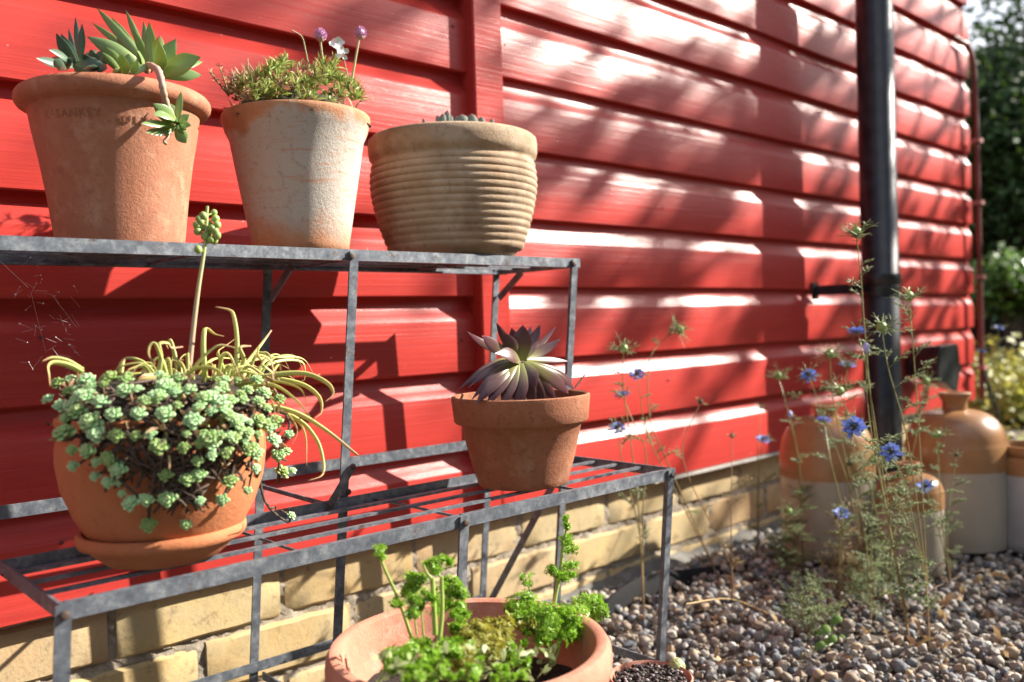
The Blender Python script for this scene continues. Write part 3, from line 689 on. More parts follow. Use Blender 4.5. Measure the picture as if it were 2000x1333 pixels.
b.tube([q(1410,640,-.2), q(1660,560,-.2)], .003, 6); b.tube([q(700,560,-.18), q(690,620,-.18)], .004, 6); b.tube([q(1090,630,-.23), q(1130,700,-.21)], .004, 6)
b.build('stem', leafmat('succulent_stem', [(0, (.35, .24, .14)), (.5, (.50, .30, .24)), (1, (.40, .30, .20))], .6, nv=.2, ns=200), succ)

# ------------------------------------------------------------------ second pot: thrift and saxifrage
q = px(400, 30, 5.882); Y2 = -.166
thr = thing('thrift_plant', 'low yellow green rockery plant with two pink pompom flowers in the limewashed pot', 'plant', (c2[0], c2[1], c2[2]+.155))
def tuft(mb, c, n, L, wd, spread, rr, up=Vector((0, 0, 1))):
    for k in range(n):
        a = rr.uniform(0, 6.283); el = rr.uniform(.15, 1.4)*spread
        d = (up*math.cos(el)+Vector((math.cos(a), math.sin(a), 0))*math.sin(el)).normalized(); l_ = L*rr.uniform(.6, 1.15)
        e = Vector(c)+d*l_+Vector((0, 0, -.15*l_*el)); sd = d.cross(Vector((rr.uniform(-1, 1), rr.uniform(-1, 1), .3))).normalized()*wd/2
        m = Vector(c).lerp(e, .55)+Vector((0, 0, l_*.08))
        mb.add([Vector(c)-sd*.5, Vector(c)+sd*.5, m+sd, m-sd, e], [(0, 1, 2, 3), (3, 2, 4)], [0, 0, .6, .6, 1])
rr = random.Random(21); b = MB(); bd = MB()
for k in range(250):
    u = rr.uniform(290, 1780); a = (u-1040)/760
    top = 560+260*abs(a)**2.2+60*math.sin(u*.012)
    v = rr.uniform(top, 960+45*abs(a)); y = Y2+rr.uniform(-.07, .04)*math.sqrt(max(.05, 1-a*a))
    dead = (u < 520 and rr.random() < .8) or rr.random() < .14
    tuft(bd if dead else b, q(u, v, y), 9, rr.uniform(.010, .019), .0020, 1.0, rr)
for k in range(26):
    a = rr.uniform(0, 6.283); p = Vector((c2[0]+.07*math.cos(a), c2[1]+.07*math.sin(a), c2[2]+.162)); tuft(b if rr.random() < .5 else bd, p, 8, .016, .002, 1.2, rr)
b.build('foliage', THRIFT, thr, sharp=180)
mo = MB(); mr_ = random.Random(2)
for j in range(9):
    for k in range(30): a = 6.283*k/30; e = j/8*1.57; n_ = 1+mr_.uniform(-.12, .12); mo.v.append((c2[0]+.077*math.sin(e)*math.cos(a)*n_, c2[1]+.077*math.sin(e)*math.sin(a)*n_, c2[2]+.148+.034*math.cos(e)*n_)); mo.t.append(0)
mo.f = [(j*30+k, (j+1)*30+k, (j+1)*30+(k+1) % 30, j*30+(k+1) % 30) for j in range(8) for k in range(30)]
mo.build('cushion', flat('dark_cushion_soil', (.05, .05, .02), .95, var=.6, vs=150, bmp=1, bs=200), thr, sharp=180)  # dark soil dome closing the gaps between the leaves
for line in ([(280,930),(150,770),(60,660)], [(270,900),(230,760),(170,590)], [(330,880),(310,700)], [(350,880),(430,640)], [(450,860),(380,700)], [(400,1020),(470,950)], [(1780,990),(1935,955)], [(600,700),(500,550)], [(490,690),(495,500)]):
    pts = spline([q(x, y, Y2-.02) for x, y in line], 8); bd.tube(pts, [.0011-.0006*i/8 for i in range(9)], 5)
    if line[0][0] < 300:
        for p in pts[3:]: tuft(bd, p, 4, .007, .0012, 1.1, rr)
bd.build('dry_foliage', DRY, thr, sharp=180)
def pompom(c, r, name='flower_head'):
    b = MB(); rr = random.Random(int(c[0]*1e4))
    for k in range(90):
        z = 1-2*(k+.5)/90*.86; a = k*2.39996; s_ = math.sqrt(max(0, 1-z*z)); d = Vector((s_*math.cos(a), s_*math.sin(a), z))
        p = Vector(c)+d*r*.72; t1 = d.orthogonal().normalized(); t2 = d.cross(t1)
        e = [p+d*r*.34*rr.uniform(.8, 1.2)+(t1*math.cos(h)+t2*math.sin(h))*r*.20 for h in [rr.uniform(0, 6)+i*1.257 for i in range(5)]]
        b.add([p]+e, [(0, i+1, (i+1) % 5+1) for i in range(5)])
    b.ico(c, r*.74); o = b.build(name, PINKM, thr, sharp=30); return o
for fx, fy, bx, by, yy in ((1330, 225, 1370, 620, -.172), (1788, 200, 1680, 800, -.166)):
    c = q(fx, fy, yy); pompom(c, .0070)
    b = MB(); b.tube(spline([c, q(fx*.75+bx*.25-8, fy*.7+by*.3, yy), q(bx, by, yy)], 8), .0013, 6); b.ico(tuple(c+Vector((0, 0, -.0055))), .0042, (1, 1, .8)); b.build('flower_stalk', STALK, thr)
b = MB(); rr = random.Random(4); c0 = q(1525, 395, -.176)
for dx, dy, s_ in ((-45,-85,52),(15,-95,44),(55,-60,40),(-20,-30,56),(40,10,58),(60,60,46),(20,95,40),(105,25,30),(-55,-40,40),(80,90,30)):
    c = c0+RT*(dx*.000103)+DN*(dy*.000103)+CV*rr.uniform(-.003, .004); r_ = s_*.000103; n_ = (CV+RT*rr.uniform(-.7, .7)+DN*rr.uniform(-.7, .5)).normalized(); t1 = n_.orthogonal().normalized(); t2 = n_.cross(t1)
    b.add([c]+[c+(t1*math.cos(h*.7)+t2*math.sin(h*.7))*r_*rr.uniform(.8, 1.15)+n_*rr.uniform(.0008, .0026) for h in range(9)], [(0, i+1, (i+1) % 9+1) for i in range(9)])
b.build('white_flower', WHITEP, thr, sharp=80)
b = MB(); b.tube(spline([c0, q(1500, 560, -.174), q(1490, 700, -.17)], 8), .0012, 6)
for l_ in ([(1000,175),(1115,250),(1160,420),(1205,640)], [(1310,470),(1270,570),(1240,690)], [(1600,520),(1640,700),(1665,840)], [(1540,680),(1645,840)], [(1450,480),(1400,640)]):
    b.tube(spline([q(x, y, -.170) for x, y in l_], 10), .0008, 5)
b.build('thin_stalks', STALK, thr)

# third pot: tips of houseleeks just above the rim
hl = thing('houseleek', 'grey green houseleek tips just showing above the rim of the ribbed pot', 'succulent', (c3[0], c3[1], c3[2]+.15))
q = px(700, 0, 4.444); b = MB()
for x0, ti, wd, yy in ((590,(560,1030),26,-.15), (700,(688,1000),40,-.16), (730,(735,985),50,-.165), (770,(772,958),50,-.16), (790,(805,1000),36,-.155), (850,(855,1005),50,-.15), (900,(898,993),88,-.17), (930,(940,1010),60,-.16), (985,(985,988),74,-.17), (1010,(1020,1020),40,-.16), (1070,(1068,1015),56,-.155), (1050,(1035,1030),40,-.15), (1160,(1158,1030),36,-.14)):
    p0, p1 = q(x0, 1130, yy), q(*ti, yy+.002); leaf(b, p0, p1, wd*1.16/FPX/4.444*1.15, CV, .05, .35, 8)
b.build('rosette', leafmat('houseleek', [(0, (.22, .28, .16)), (.7, (.26, .31, .25)), (1, (.24, .10, .09))], .45, .05, nv=.2), hl)

# ------------------------------------------------------------------ purple rosette
q = px(880, 620, 3.703)
pur = thing('purple_succulent', 'purple rosette succulent with drooping lower leaves in the brown banded pot', 'succulent', (c4[0], c4[1], c4[2]+.09))
b = MB(); s_ = 1.12/FPX/3.703
for ba, ti, wd, dy0, dy1, be in [((470,300),(124,105),50,.0,.01,-.12), ((440,290),(226,133),84,-.01,-.02,-.06), ((470,290),(330,38),56,.03,.05,-.05), ((470,300),(392,114),104,-.01,-.02,.03), ((490,280),(440,76),82,.03,.04,.02),
        ((510,315),(523,56),128,-.015,-.03,-.03), ((530,290),(582,66),64,.03,.05,0), ((540,300),(648,54),74,.01,.01,-.06), ((550,300),(765,64),40,.02,.04,-.05), ((545,300),(797,155),74,.01,.0,-.08), ((540,300),(634,170),46,.0,.0,.0),
        ((500,320),(322,262),104,-.02,-.07,.10), ((560,305),(846,318),46,.0,.0,.02),
        ((470,310),(58,520),70,.0,.01,.20), ((460,320),(125,512),60,-.01,-.02,.20), ((460,330),(150,600),64,-.02,-.03,.20), ((460,330),(180,640),100,-.02,-.045,.16), ((470,335),(260,650),90,-.03,-.055,.12), ((480,335),(375,650),96,-.03,-.065,.08), ((500,335),(490,650),120,-.03,-.07,.05),
        ((520,330),(612,515),128,-.03,-.075,.03), ((530,335),(600,660),90,-.025,-.06,.05), ((545,330),(852,552),96,-.02,-.035,.12), ((560,325),(900,536),44,-.005,-.01,.16), ((540,330),(760,600),80,-.015,-.04,.12), ((540,330),(690,640),70,-.02,-.05,.10),
        ((560,320),(880,480),40,.03,.05,.14), ((480,310),(200,470),60,.03,.05,.16), ((500,310),(400,520),80,.02,.05,.1), ((520,310),(640,520),80,.02,.05,.1)]:
    p0, p1 = q(*ba, -.33+dy0*.7), q(*ti, -.33+dy1*.5); d = (p1-p0).normalized(); u = (CV+Vector((0, 0, .35))); u = u-d*u.dot(d); leaf(b, p0, p1, wd*s_, u, be, .15, 10, 'acute', 11)
b.build('rosette', PURP, pur)
b = MB(); b.tube([q(510, 320, -.335), q(520, 600, -.33), q(520, 700, -.33)], .006, 8); b.build('stem', TWIG, pur); b = MB(); b.tube([q(900, 510, -.33), q(970, 415, -.33)], .0012, 5); b.build('dry_twig', TWIG, pur)

# ------------------------------------------------------------------ sedum mat over the bowl
bc = Vector((c5[0], c5[1], ZM+.008))
def hit(u, v, grow=0.0):
    """nearest point of the plant mound / bowl side that pixel u, v looks at"""
    d = ray(u, v); best = None
    for c, e in ((bc+Vector((.004, 0, .104)), (.106, .102, .060)), (bc+Vector((0, 0, .076)), (.0915, .0915, .076))):
        e = [k+grow for k in e]; o = CAM-c; A = sum((d[i]/e[i])**2 for i in range(3)); B = 2*sum(d[i]*o[i]/e[i]**2 for i in range(3)); C_ = sum((o[i]/e[i])**2 for i in range(3))-1
        D_ = B*B-4*A*C_
        if D_ > 0:
            t_ = (-B-math.sqrt(D_))/2/A
            if best is None or t_ < best[0]: p = CAM+d*t_; best = (t_, p, Vector([(p-c)[i]/e[i]**2 for i in range(3)]).normalized())
    if best: return best[1], best[2]
    return at(u, v, c5[1]-.005), Vector((.5, -.5, .5)).normalized()
sed = thing('sedum', 'blue green sedum of small tight rosettes spilling over the bellied bowl', 'sedum', tuple(bc+Vector((0, 0, .12))))
def rosette_mesh(seed):
    b = MB(); rr = random.Random(seed); n = 22
    for k in range(n):
        x = k/(n-1); a = k*2.39996+rr.uniform(-.15, .15); el = .12+1.25*x**1.1; L = (1-.52*x)*rr.uniform(.88, 1.08)
        d = Vector((math.cos(a)*math.cos(el), math.sin(a)*math.cos(el), math.sin(el))); base = Vector((0, 0, .12+.22*x))
        u = Vector((0, 0, 1))-d*d.z; u = u if u.length > .05 else Vector((1, 0, 0))
        leaf(b, base, base+d*L*.92, .62-.2*x, u, -.05, .45, 7, 'obov', 5)
    me = bpy.data.meshes.new('rosette'); me.from_pydata(b.v, [], b.f); a_ = me.attributes.new('t', 'FLOAT', 'POINT'); a_.data.foreach_set('value', b.t)
    me.polygons.foreach_set('use_smooth', [True]*len(me.polygons)); me.materials.append(SEDUM); return me
RM_ = [rosette_mesh(k) for k in range(4)]
RP = [(85,300,35),(35,385,35),(105,420,45),(140,345,40),(240,285,58),(370,265,55),(460,260,40),(450,340,45),(320,400,52),(205,365,45),(190,450,50),(385,470,58),(130,490,35),(260,510,58),(120,565,55),(525,465,50),(560,400,42),(665,465,45),(630,380,40),(300,580,50),(405,585,48),(510,585,42),(590,575,38),(635,645,55),(820,505,52),(880,380,48),(770,650,32),(785,575,28),(165,665,28),(245,665,48),(170,750,36),(295,730,38),(360,710,40),(410,765,58),(290,805,36),(360,840,40),(420,840,30),(435,900,32),(480,950,45),(570,935,48),(680,925,50),(670,795,45),(580,1070,40),(785,1070,32),(860,940,30),(980,935,40),(1020,830,48),(790,820,42),(850,795,42),(845,720,38),(925,690,42),(900,600,52),(955,590,40),(1050,590,36),(1000,670,36),(960,400,45),(1040,490,45),(920,450,40),(985,440,36),(1060,520,40),(1130,510,30),(1120,655,40),(1165,680,42),(1175,580,35),(1165,765,40),(1265,610,45),(1270,505,40),(1285,695,45),(1330,670,40),(1310,780,42),(1365,775,28),(1120,885,32),(1180,400,38),(1210,350,40),(1295,385,30),(1345,580,32),(1360,1020,25),(690,300,35),(640,250,30),(1080,550,35),(180,330,30),(270,350,34),(520,330,30),(740,420,28),(1230,440,30),(150,420,34)]
rr = random.Random(77)
for k in range(34): RP.append((rr.uniform(150, 1180), rr.uniform(265, 400), rr.uniform(26, 44)))
for k in range(14): RP.append((rr.uniform(820, 1240), rr.uniform(430, 660), rr.uniform(28, 42)))
stems = MB(); rr = random.Random(9)
for i, (x, y, r_) in enumerate(RP):
    u, v = 80+x/2.7766, 640+y/2.7766
    p, nrm = hit(u, v, .004)
    if i == 76: p = at(u, v, -.345)
    o = bpy.data.objects.new('rosette', RM_[i % 4]); COL.objects.link(o); o.parent = sed
    d = (nrm*.55+CV*.40+Vector((0, 0, .45))+Vector((rr.uniform(-.3, .3), rr.uniform(-.3, .3), rr.uniform(-.2, .2)))).normalized()
    s_ = r_/2.7766*((p-CAM).dot(_f))/FPX*1.32*rr.uniform(.74, 1.14)
    o.location = p-d*s_*.35-wloc(sed); o.rotation_euler = d.to_track_quat('Z', 'Y').to_euler(); o.scale = (s_,)*3
    top = bc+Vector((rr.uniform(-.05, .05), rr.uniform(-.05, .05), .118))
    mid = p.lerp(top, .5)+Vector((0, 0, .008)); 
    out = mid-bc; rad = math.hypot(out.x, out.y)
    if rad < .092 and mid.z < bc.z+.13: k = .094/max(rad, .01); mid = Vector((bc.x+out.x*k, bc.y+out.y*k, mid.z))
    if i == 76: mid = at(520, 985, -.345); top = at(505, 930, -.35)
    if i % 3 == 0 or i == 76: stems.tube(spline([p-d*s_*.3, p-d*s_*.8-Vector((0, 0, s_*.3)) if i != 76 else at(560, 1020, -.345), mid, top], 10), [.0012]*11, 5)
    for k in range(3 if i != 76 else 9):
        w_ = p.lerp(mid, rr.uniform(.2, 1)); stems.tube([w_, w_+Vector((rr.uniform(-1, 1), rr.uniform(-1, 0), rr.uniform(-.6, .8)))*.006], [.0012, .0006], 4)
for x0, y0, x1, y1 in ((370, 600, 1180, 800), (640, 700, 880, 950)):           # bare stems where rosettes have died back
    for k in range(110):
        u, v = 80+rr.uniform(x0, x1)/2.7766, 640+rr.uniform(y0, y1)/2.7766
        p, nrm = hit(u, v, -.001+rr.uniform(-.002, .003)); g = nrm.cross(Vector((rr.uniform(-1, 1), rr.uniform(-1, 1), rr.uniform(-1, 1)))).normalized()*rr.uniform(.006, .016)
        stems.tube([p-g, p+nrm*.002, p+g*.8+Vector((0, 0, -.004))], [.0012, .0011, .0007], 4)
dl = MB()
for k in range(90):
    u, v = 80+rr.uniform(60, 1300)/2.7766, 640+rr.uniform(270, 620)/2.7766; p, nrm = hit(u, v, .002); tuft(dl, p, 3, rr.uniform(.006, .012), .0026, 1.2, rr)
dl.build('dead_leaves', DRY, sed, sharp=180)
stems.build('bare_stems', TWIG, sed, sharp=180)
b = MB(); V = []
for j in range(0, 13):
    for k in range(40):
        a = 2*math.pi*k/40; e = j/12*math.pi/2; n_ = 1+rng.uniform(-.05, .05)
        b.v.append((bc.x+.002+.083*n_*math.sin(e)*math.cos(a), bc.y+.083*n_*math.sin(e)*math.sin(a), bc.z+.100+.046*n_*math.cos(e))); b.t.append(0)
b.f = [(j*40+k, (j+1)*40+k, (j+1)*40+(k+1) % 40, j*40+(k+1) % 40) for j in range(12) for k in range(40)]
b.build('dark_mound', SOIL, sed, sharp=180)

# ------------------------------------------------------------------ strap leaved bulb
bul = thing('bulb_plant', 'yellow green bulb plant with long curling strap leaves above the bellied bowl', 'bulb plant', tuple(bc+Vector((.03, 0, .14))))
b = MB()
LV = [[(225,245),(150,205),(70,190),(40,210),(45,260),(50,320)], [(225,230),(140,180),(60,165),(5,185)], [(680,260),(650,170),(620,90),(590,100),(585,150),(620,200)], [(740,230),(720,130),(700,70),(680,90),(690,115)],
 [(890,280),(880,120),(885,20),(900,5),(940,35),(990,48)], [(1060,220),(1062,60),(1045,-60),(1020,-95),(945,-112)], [(980,300),(1080,230),(1180,110),(1250,15)], [(1000,300),(1150,240),(1300,180),(1420,190),(1430,280),(1410,290)],
 [(1050,310),(1250,260),(1430,250),(1550,300),(1585,360),(1540,405)], [(1060,320),(1250,280),(1420,310),(1510,380),(1520,460),(1480,495)], [(1080,330),(1250,310),(1380,390),(1460,485)], [(1100,420),(1250,430),(1400,470),(1550,560),(1720,695)],
 [(1150,420),(1350,480),(1430,570),(1440,750)], [(1150,410),(1380,490),(1490,600),(1530,720),(1525,800),(1450,830)], [(780,290),(860,180),(960,100),(1050,110)], [(820,330),(920,180),(1040,170),(1080,200)], [(700,330),(850,220),(980,250),(1050,420)],
 [(880,470),(910,560),(960,680),(985,750)], [(960,480),(990,560),(990,650),(1025,720),(1010,750)], [(760,360),(720,450),(680,560),(695,700),(695,770)], [(1100,470),(1200,540),(1330,650)], [(950,300),(1100,190),(1300,160),(1420,170),(1475,245)],
 [(1000,260),(970,170),(960,130),(1000,100),(1055,60)], [(1060,260),(1100,180),(1080,110),(1140,100)], [(430,250),(440,200),(452,172)], [(640,250),(650,160),(640,90),(690,85),(710,110),(770,105)], [(1180,110),(1175,150),(1200,185)],
 [(1100,300),(1250,290),(1400,330),(1445,420)], [(1200,330),(1340,470),(1390,560),(1360,640)], [(1250,250),(1290,200),(1300,240)], [(1000,330),(1140,330),(1260,350),(1330,420)], [(900,300),(1000,210),(1130,200),(1200,230)], [(930,330),(1060,280),(1180,300),(1260,420),(1270,560)]]
for k in range(64):
    x0 = rr.uniform(600, 1180); y0 = 300+rr.uniform(-20, 60); dx = (x0-850)*rr.uniform(.3, .9)+rr.uniform(-60, 60); hh = rr.uniform(60, 190)
    LV.append([(x0, y0), (x0+dx*.4, y0-hh*.8), (x0+dx, y0-hh*rr.uniform(.5, 1)), (x0+dx*1.3+rr.uniform(-20, 40), y0-hh*rr.uniform(.1, .7))])
for i, l_ in enumerate(LV):
    ye = rr.uniform(-.03, .05) if l_[-1][1] < l_[0][1] else rr.uniform(-.09, -.06); m = len(l_)-1; yb = -.325 if i % 3 == 0 else -.362
    if i in (0, 1): yb, ye = -.335, -.01
    if i in (17, 18, 19): yb = -.415; ye = -.015
    if i in (11, 12, 13, 20, 28): ye = -.06
    pts = spline([at(80+x/2.7766, 640+y/2.7766, yb+ye*(k/m)) for k, (x, y) in enumerate(l_)], 22); wd = rr.uniform(.0015, .0026) if i < 27 else rr.uniform(.0009, .0018)
    b.tube(pts, [wd*(1-.62*(k/22)**1.6) for k in range(23)], 6, .30, up=CV)
b.tube(spline([at(80+x/2.7766, 640+y/2.7766, -.36-.01*k) for k, (x, y) in enumerate(((720, 300), (620, 285), (510, 268)))], 10), [.0035, .005, .006, .0065, .0068, .0066, .006, .005, .004, .0025, .001], 6, .3, up=CV)
b.build('leaves', BULB, bul, sharp=180)
b = MB(); S = spline([at(u, v, -.33) for u, v in ((368, 735), (378, 640), (388, 560), (400, 480), (405, 403))], 24); b.tube(S, [.0026-.0012*k/24 for k in range(25)], 8)
fs_ = b.build('flower_stalk', STALK, bul)
for k, (u, v) in enumerate(((388, 428), (384, 440), (386, 452), (392, 434), (397, 422), (408, 440), (418, 416), (421, 428), (424, 440), (414, 446), (420, 452), (424, 460), (412, 468), (400, 462), (418, 470), (396, 446), (387, 488), (406, 456))):
    b = MB(); c = at(u, v, -.33+rr.uniform(-.006, .006)); b.ico(c, .0036 if k % 3 else .0030, (1, 1, 1.1), .04, rr)
    b.tube([c, at(403, v+6, -.33)], .0007, 4); b.build('seed_pod', PODM, bul)

# ------------------------------------------------------------------ parsley
def curly(mb, c, rx, ry, rz, n, size, rr, shell=.5):
    """a loose clump of frilly leaflets carried on a few sprays"""
    c = Vector(c); sp_ = []
    for k in range(max(5, n//16)):
        d = Vector((rr.gauss(0, 1), rr.gauss(0, 1), rr.gauss(0, .8))).normalized(); sp_.append((d, Vector((d.x*rx, d.y*ry, d.z*rz))*rr.uniform(.45, 1.0)))
    m = min(rx, rz)
    for k in range(int(n*2.6)):
        d0, o_ = rr.choice(sp_); p = c+o_+Vector((rr.gauss(0, 1), rr.gauss(0, 1), rr.gauss(0, .8)))*m*.24
        up = (d0*.8+Vector((rr.uniform(-1, 1), rr.uniform(-1, 1), rr.uniform(-.2, 1.2)))).normalized()
        t1 = up.orthogonal().normalized(); a0 = rr.uniform(0, 6.28); t2 = up.cross(t1); s_ = size*rr.uniform(.5, 1.05)
        for i in range(4):
            a = a0+i*.85+rr.uniform(-.2, .2); d = (t1*math.cos(a)+t2*math.sin(a)); w_ = up.cross(d)*s_*.20; cu = up*s_*rr.uniform(-.25, .45)
            mb.add([p, p+d*s_*.55+w_+cu*.3, p+d*s_*1.1+cu, p+d*s_*.55-w_+cu*.3], [(0, 1, 2, 3)], [0, .5, 1, .5])
q = px(640, 1000, 3.3333); rr = random.Random(31)
def clump(mb, x, y, dy, rxp, ryp, n, size=.0034, shell=.45):
    c = q(x, y, -.52+dy); s_ = (c-CAM).dot(_f)/FPX/3.333; curly(mb, c, rxp*s_, rxp*s_*.8, ryp*s_, n, size, rr, shell)
def stalk(mb, pts, dy, r0, r1):
    P = spline([q(x, y, -.52+(dy if not hasattr(dy, '__len__') else dy[0]+(dy[1]-dy[0])*k/(len(pts)-1))) for k, (x, y) in enumerate(pts)], 12); mb.tube(P, [.66*(r0+(r1-r0)*k/12) for k in range(13)], 8)
pl = thing('parsley', 'tall parsley with bare cut stalks at the left of the wide herb pot', 'parsley', tuple(q(680, 900, -.51)))
b = MB(); clump(b, 328, 255, .01, 62, 40, 60, .0032); clump(b, 345, 290, .01, 30, 30, 24, .003)
for x, y, dy, a, c, n in ((730, 350, .0, 110, 55, 170), (570, 440, .02, 80, 60, 110), (545, 510, .02, 95, 60, 140), (445, 610, .01, 45, 45, 60), (620, 590, -.01, 95, 65, 150), (830, 560, .0, 70, 95, 170), (860, 670, -.01, 60, 50, 90), (700, 600, .03, 80, 60, 90), (560, 650, -.01, 60, 40, 60), (780, 470, .01, 70, 70, 110)): clump(b, x, y, dy, a, c, n)
b.build('leaves', PARS, pl, sharp=180)
b = MB()
stalk(b, [(550, 830), (460, 570), (370, 370), (335, 270)], .01, .0024, .0015); stalk(b, [(700, 800), (690, 600), (680, 430)], -.01, .0034, .0029); stalk(b, [(725, 860), (745, 640), (740, 420)], -.02, .0030, .0022)
stalk(b, [(625, 830), (610, 650)], 0, .0013, .0010); stalk(b, [(580, 800), (560, 640)], 0, .0012, .0009); stalk(b, [(670, 430), (640, 390), (625, 345)], -.01, .0020, .0012)
b.build('stalks', PSTEM, pl)
pr = thing('parsley', 'bushy curled parsley with one tall tiered stalk at the right of the wide herb pot', 'parsley', tuple(q(1450, 960, -.51)))
b = MB()
for x, y, dy, a, c, n, z in ((1560, 60, .02, 28, 40, 36, .0026), (1570, 200, .02, 50, 65, 80, .0030), (1540, 380, .02, 115, 45, 190, .003), (1290, 440, .02, 34, 32, 30, .0026), (1265, 640, .0, 90, 85, 260, .0032), (1420, 680, -.02, 110, 75, 280, .0032), (1500, 720, -.03, 150, 95, 420, .0032), (1600, 700, -.02, 90, 70, 170, .0032), (1690, 620, .0, 95, 75, 260, .0032), (1770, 660, -.01, 65, 50, 130, .0032), (1620, 780, -.03, 70, 50, 120, .0032), (1450, 800, -.03, 60, 40, 90, .0032)): clump(b, x, y, dy, a*1.25, c*1.2, int(n*1.2), z*1.12)
b.build('leaves', PARS, pr, sharp=180)
b = MB(); stalk(b, [(1450, 960), (1475, 600), (1510, 420), (1530, 250), (1555, 110), (1562, 40)], .02, .0034, .0014); stalk(b, [(1360, 640), (1320, 520), (1290, 450)], .02, .0013, .0010)
stalk(b, [(1455, 960), (1400, 800), (1390, 720)], -.02, .0022, .0016); stalk(b, [(1480, 990), (1400, 920), (1350, 850)], -.03, .0022, .0014); stalk(b, [(1450, 980), (1450, 850), (1470, 760)], -.03, .0032, .002); stalk(b, [(1475, 985), (1510, 880), (1535, 800)], -.03, .0018, .0014)
b.build('stalks', PSTEM, pr)
pm = thing('parsley', 'low yellowing parsley seedlings across the middle of the wide herb pot', 'parsley', tuple(q(900, 950, -.51)))
b = MB()
for x, y, dy, a, c, n in ((480, 900, -.03, 130, 60, 200), (600, 960, -.06, 150, 70, 240), (620, 840, -.01, 90, 60, 110), (760, 960, -.06, 130, 80, 220), (850, 770, .0, 90, 55, 120), (860, 880, -.04, 120, 70, 200), (700, 1040, -.08, 120, 50, 120), (1330, 820, -.03, 90, 50, 90), (1250, 960, -.06, 110, 60, 120), (1100, 1040, -.08, 150, 40, 80), (420, 1000, -.05, 70, 50, 80), (560, 1070, -.09, 150, 40, 130), (900, 1060, -.09, 150, 40, 130), (1000, 960, -.06, 120, 60, 120), (1200, 1060, -.085, 130, 40, 110), (760, 880, -.03, 90, 60, 110), (1180, 900, -.04, 80, 60, 90)): clump(b, x, y, dy, a, c, n, .0036)
b.build('leaves', PARS, pm, sharp=180)
b = MB()
for x, y, dy, a, c, n in ((1080, 780, -.02, 120, 75, 230), (960, 800, -.03, 90, 60, 150), (1000, 880, -.04, 120, 70, 180), (1140, 870, -.04, 90, 70, 130), (900, 950, -.06, 110, 60, 130), (1300, 740, -.02, 60, 50, 70)): clump(b, x, y, dy, a*1.2, c*1.25, int(n*1.3), .0036)
b.build('yellowed_leaves', PARSY, pm, sharp=180)
b = MB()
for k in range(60):
    x, y = rr.uniform(330, 1500), rr.uniform(900, 1090); c = q(x, y, -.52-.05+rr.uniform(-.03, .03)); tuft(b, c, 3, .009, .0045, 1.2, rr)
b.build('seedlings', leafmat('seedling_leaf', [(0, (.3, .34, .14)), (1, (.36, .44, .20))], .5, .3, nv=0, isl=.3), pm, sharp=180)

# bud in the small pot
bud = thing('houseleek_bud', 'single pale green ball shaped houseleek at the edge of the small gritty pot', 'succulent', tuple(at(1322, 1310, -.45)))
b = MB(); c = at(1322, 1314, -.452)
for k in range(26):
    x = k/25; a = k*2.4; el = -.2+1.5*x; d = Vector((math.cos(a)*math.cos(el), math.sin(a)*math.cos(el), math.sin(el))); u = d.orthogonal()
    e = c+Vector((0, 0, .010))+d*.0035; p = c+d*.0095; leaf(b, p, p.lerp(c+Vector((0, 0, .017)), .75)+d*.002, .0075, d, .18, .4, 7, 'obov', 6)
b.ico(tuple(c+Vector((0, 0, .002))), .0092, (1, 1, 1.1)); b.build('rosette', leafmat('pale_houseleek', [(0, (.36, .42, .16)), (1, (.46, .48, .22))], .45, .1, nv=.1), bud)

# ------------------------------------------------------------------ love-in-a-mist
def thread_leaf(mb, p, d, L, rr, w_=.00075, lev=2, droop=.25):
    """a feathery leaf: a fine axis with finer side threads"""
    d = d.normalized(); e = p+d*L+Vector((0, 0, -droop*L*rr.random())); m = p.lerp(e, .5)+Vector((0, 0, L*.08))
    mb.tube([p, m, e], [w_, w_*.9, w_*.5], 3, cap=False)
    if lev:
        n = 4 if lev == 2 else 2
        for k in range(n):
            x = .22+.7*k/n; b0 = p.lerp(m, x*2) if x < .5 else m.lerp(e, x*2-1)
            for s_ in (-1, 1):
                sd = d.cross(Vector((rr.uniform(-.5, .5), rr.uniform(-.5, .5), 1))).normalized()*s_
                thread_leaf(mb, b0, d*.75+sd*.8+Vector((0, 0, rr.uniform(-.1, .35))), L*(.42-.22*x)*rr.uniform(.8, 1.25), rr, w_*.85, lev-1, .1)
def ruff(mb, c, up, r, n, rr):
    for k in range(n):
        a = 6.283*k/n+rr.uniform(-.2, .2); t1 = up.orthogonal().normalized(); t2 = up.cross(t1)
        d = (t1*math.cos(a)+t2*math.sin(a))*1.0+up*rr.uniform(.1, .9); thread_leaf(mb, c, d, r*rr.uniform(.8, 1.25), rr, .00055, 1, .0)
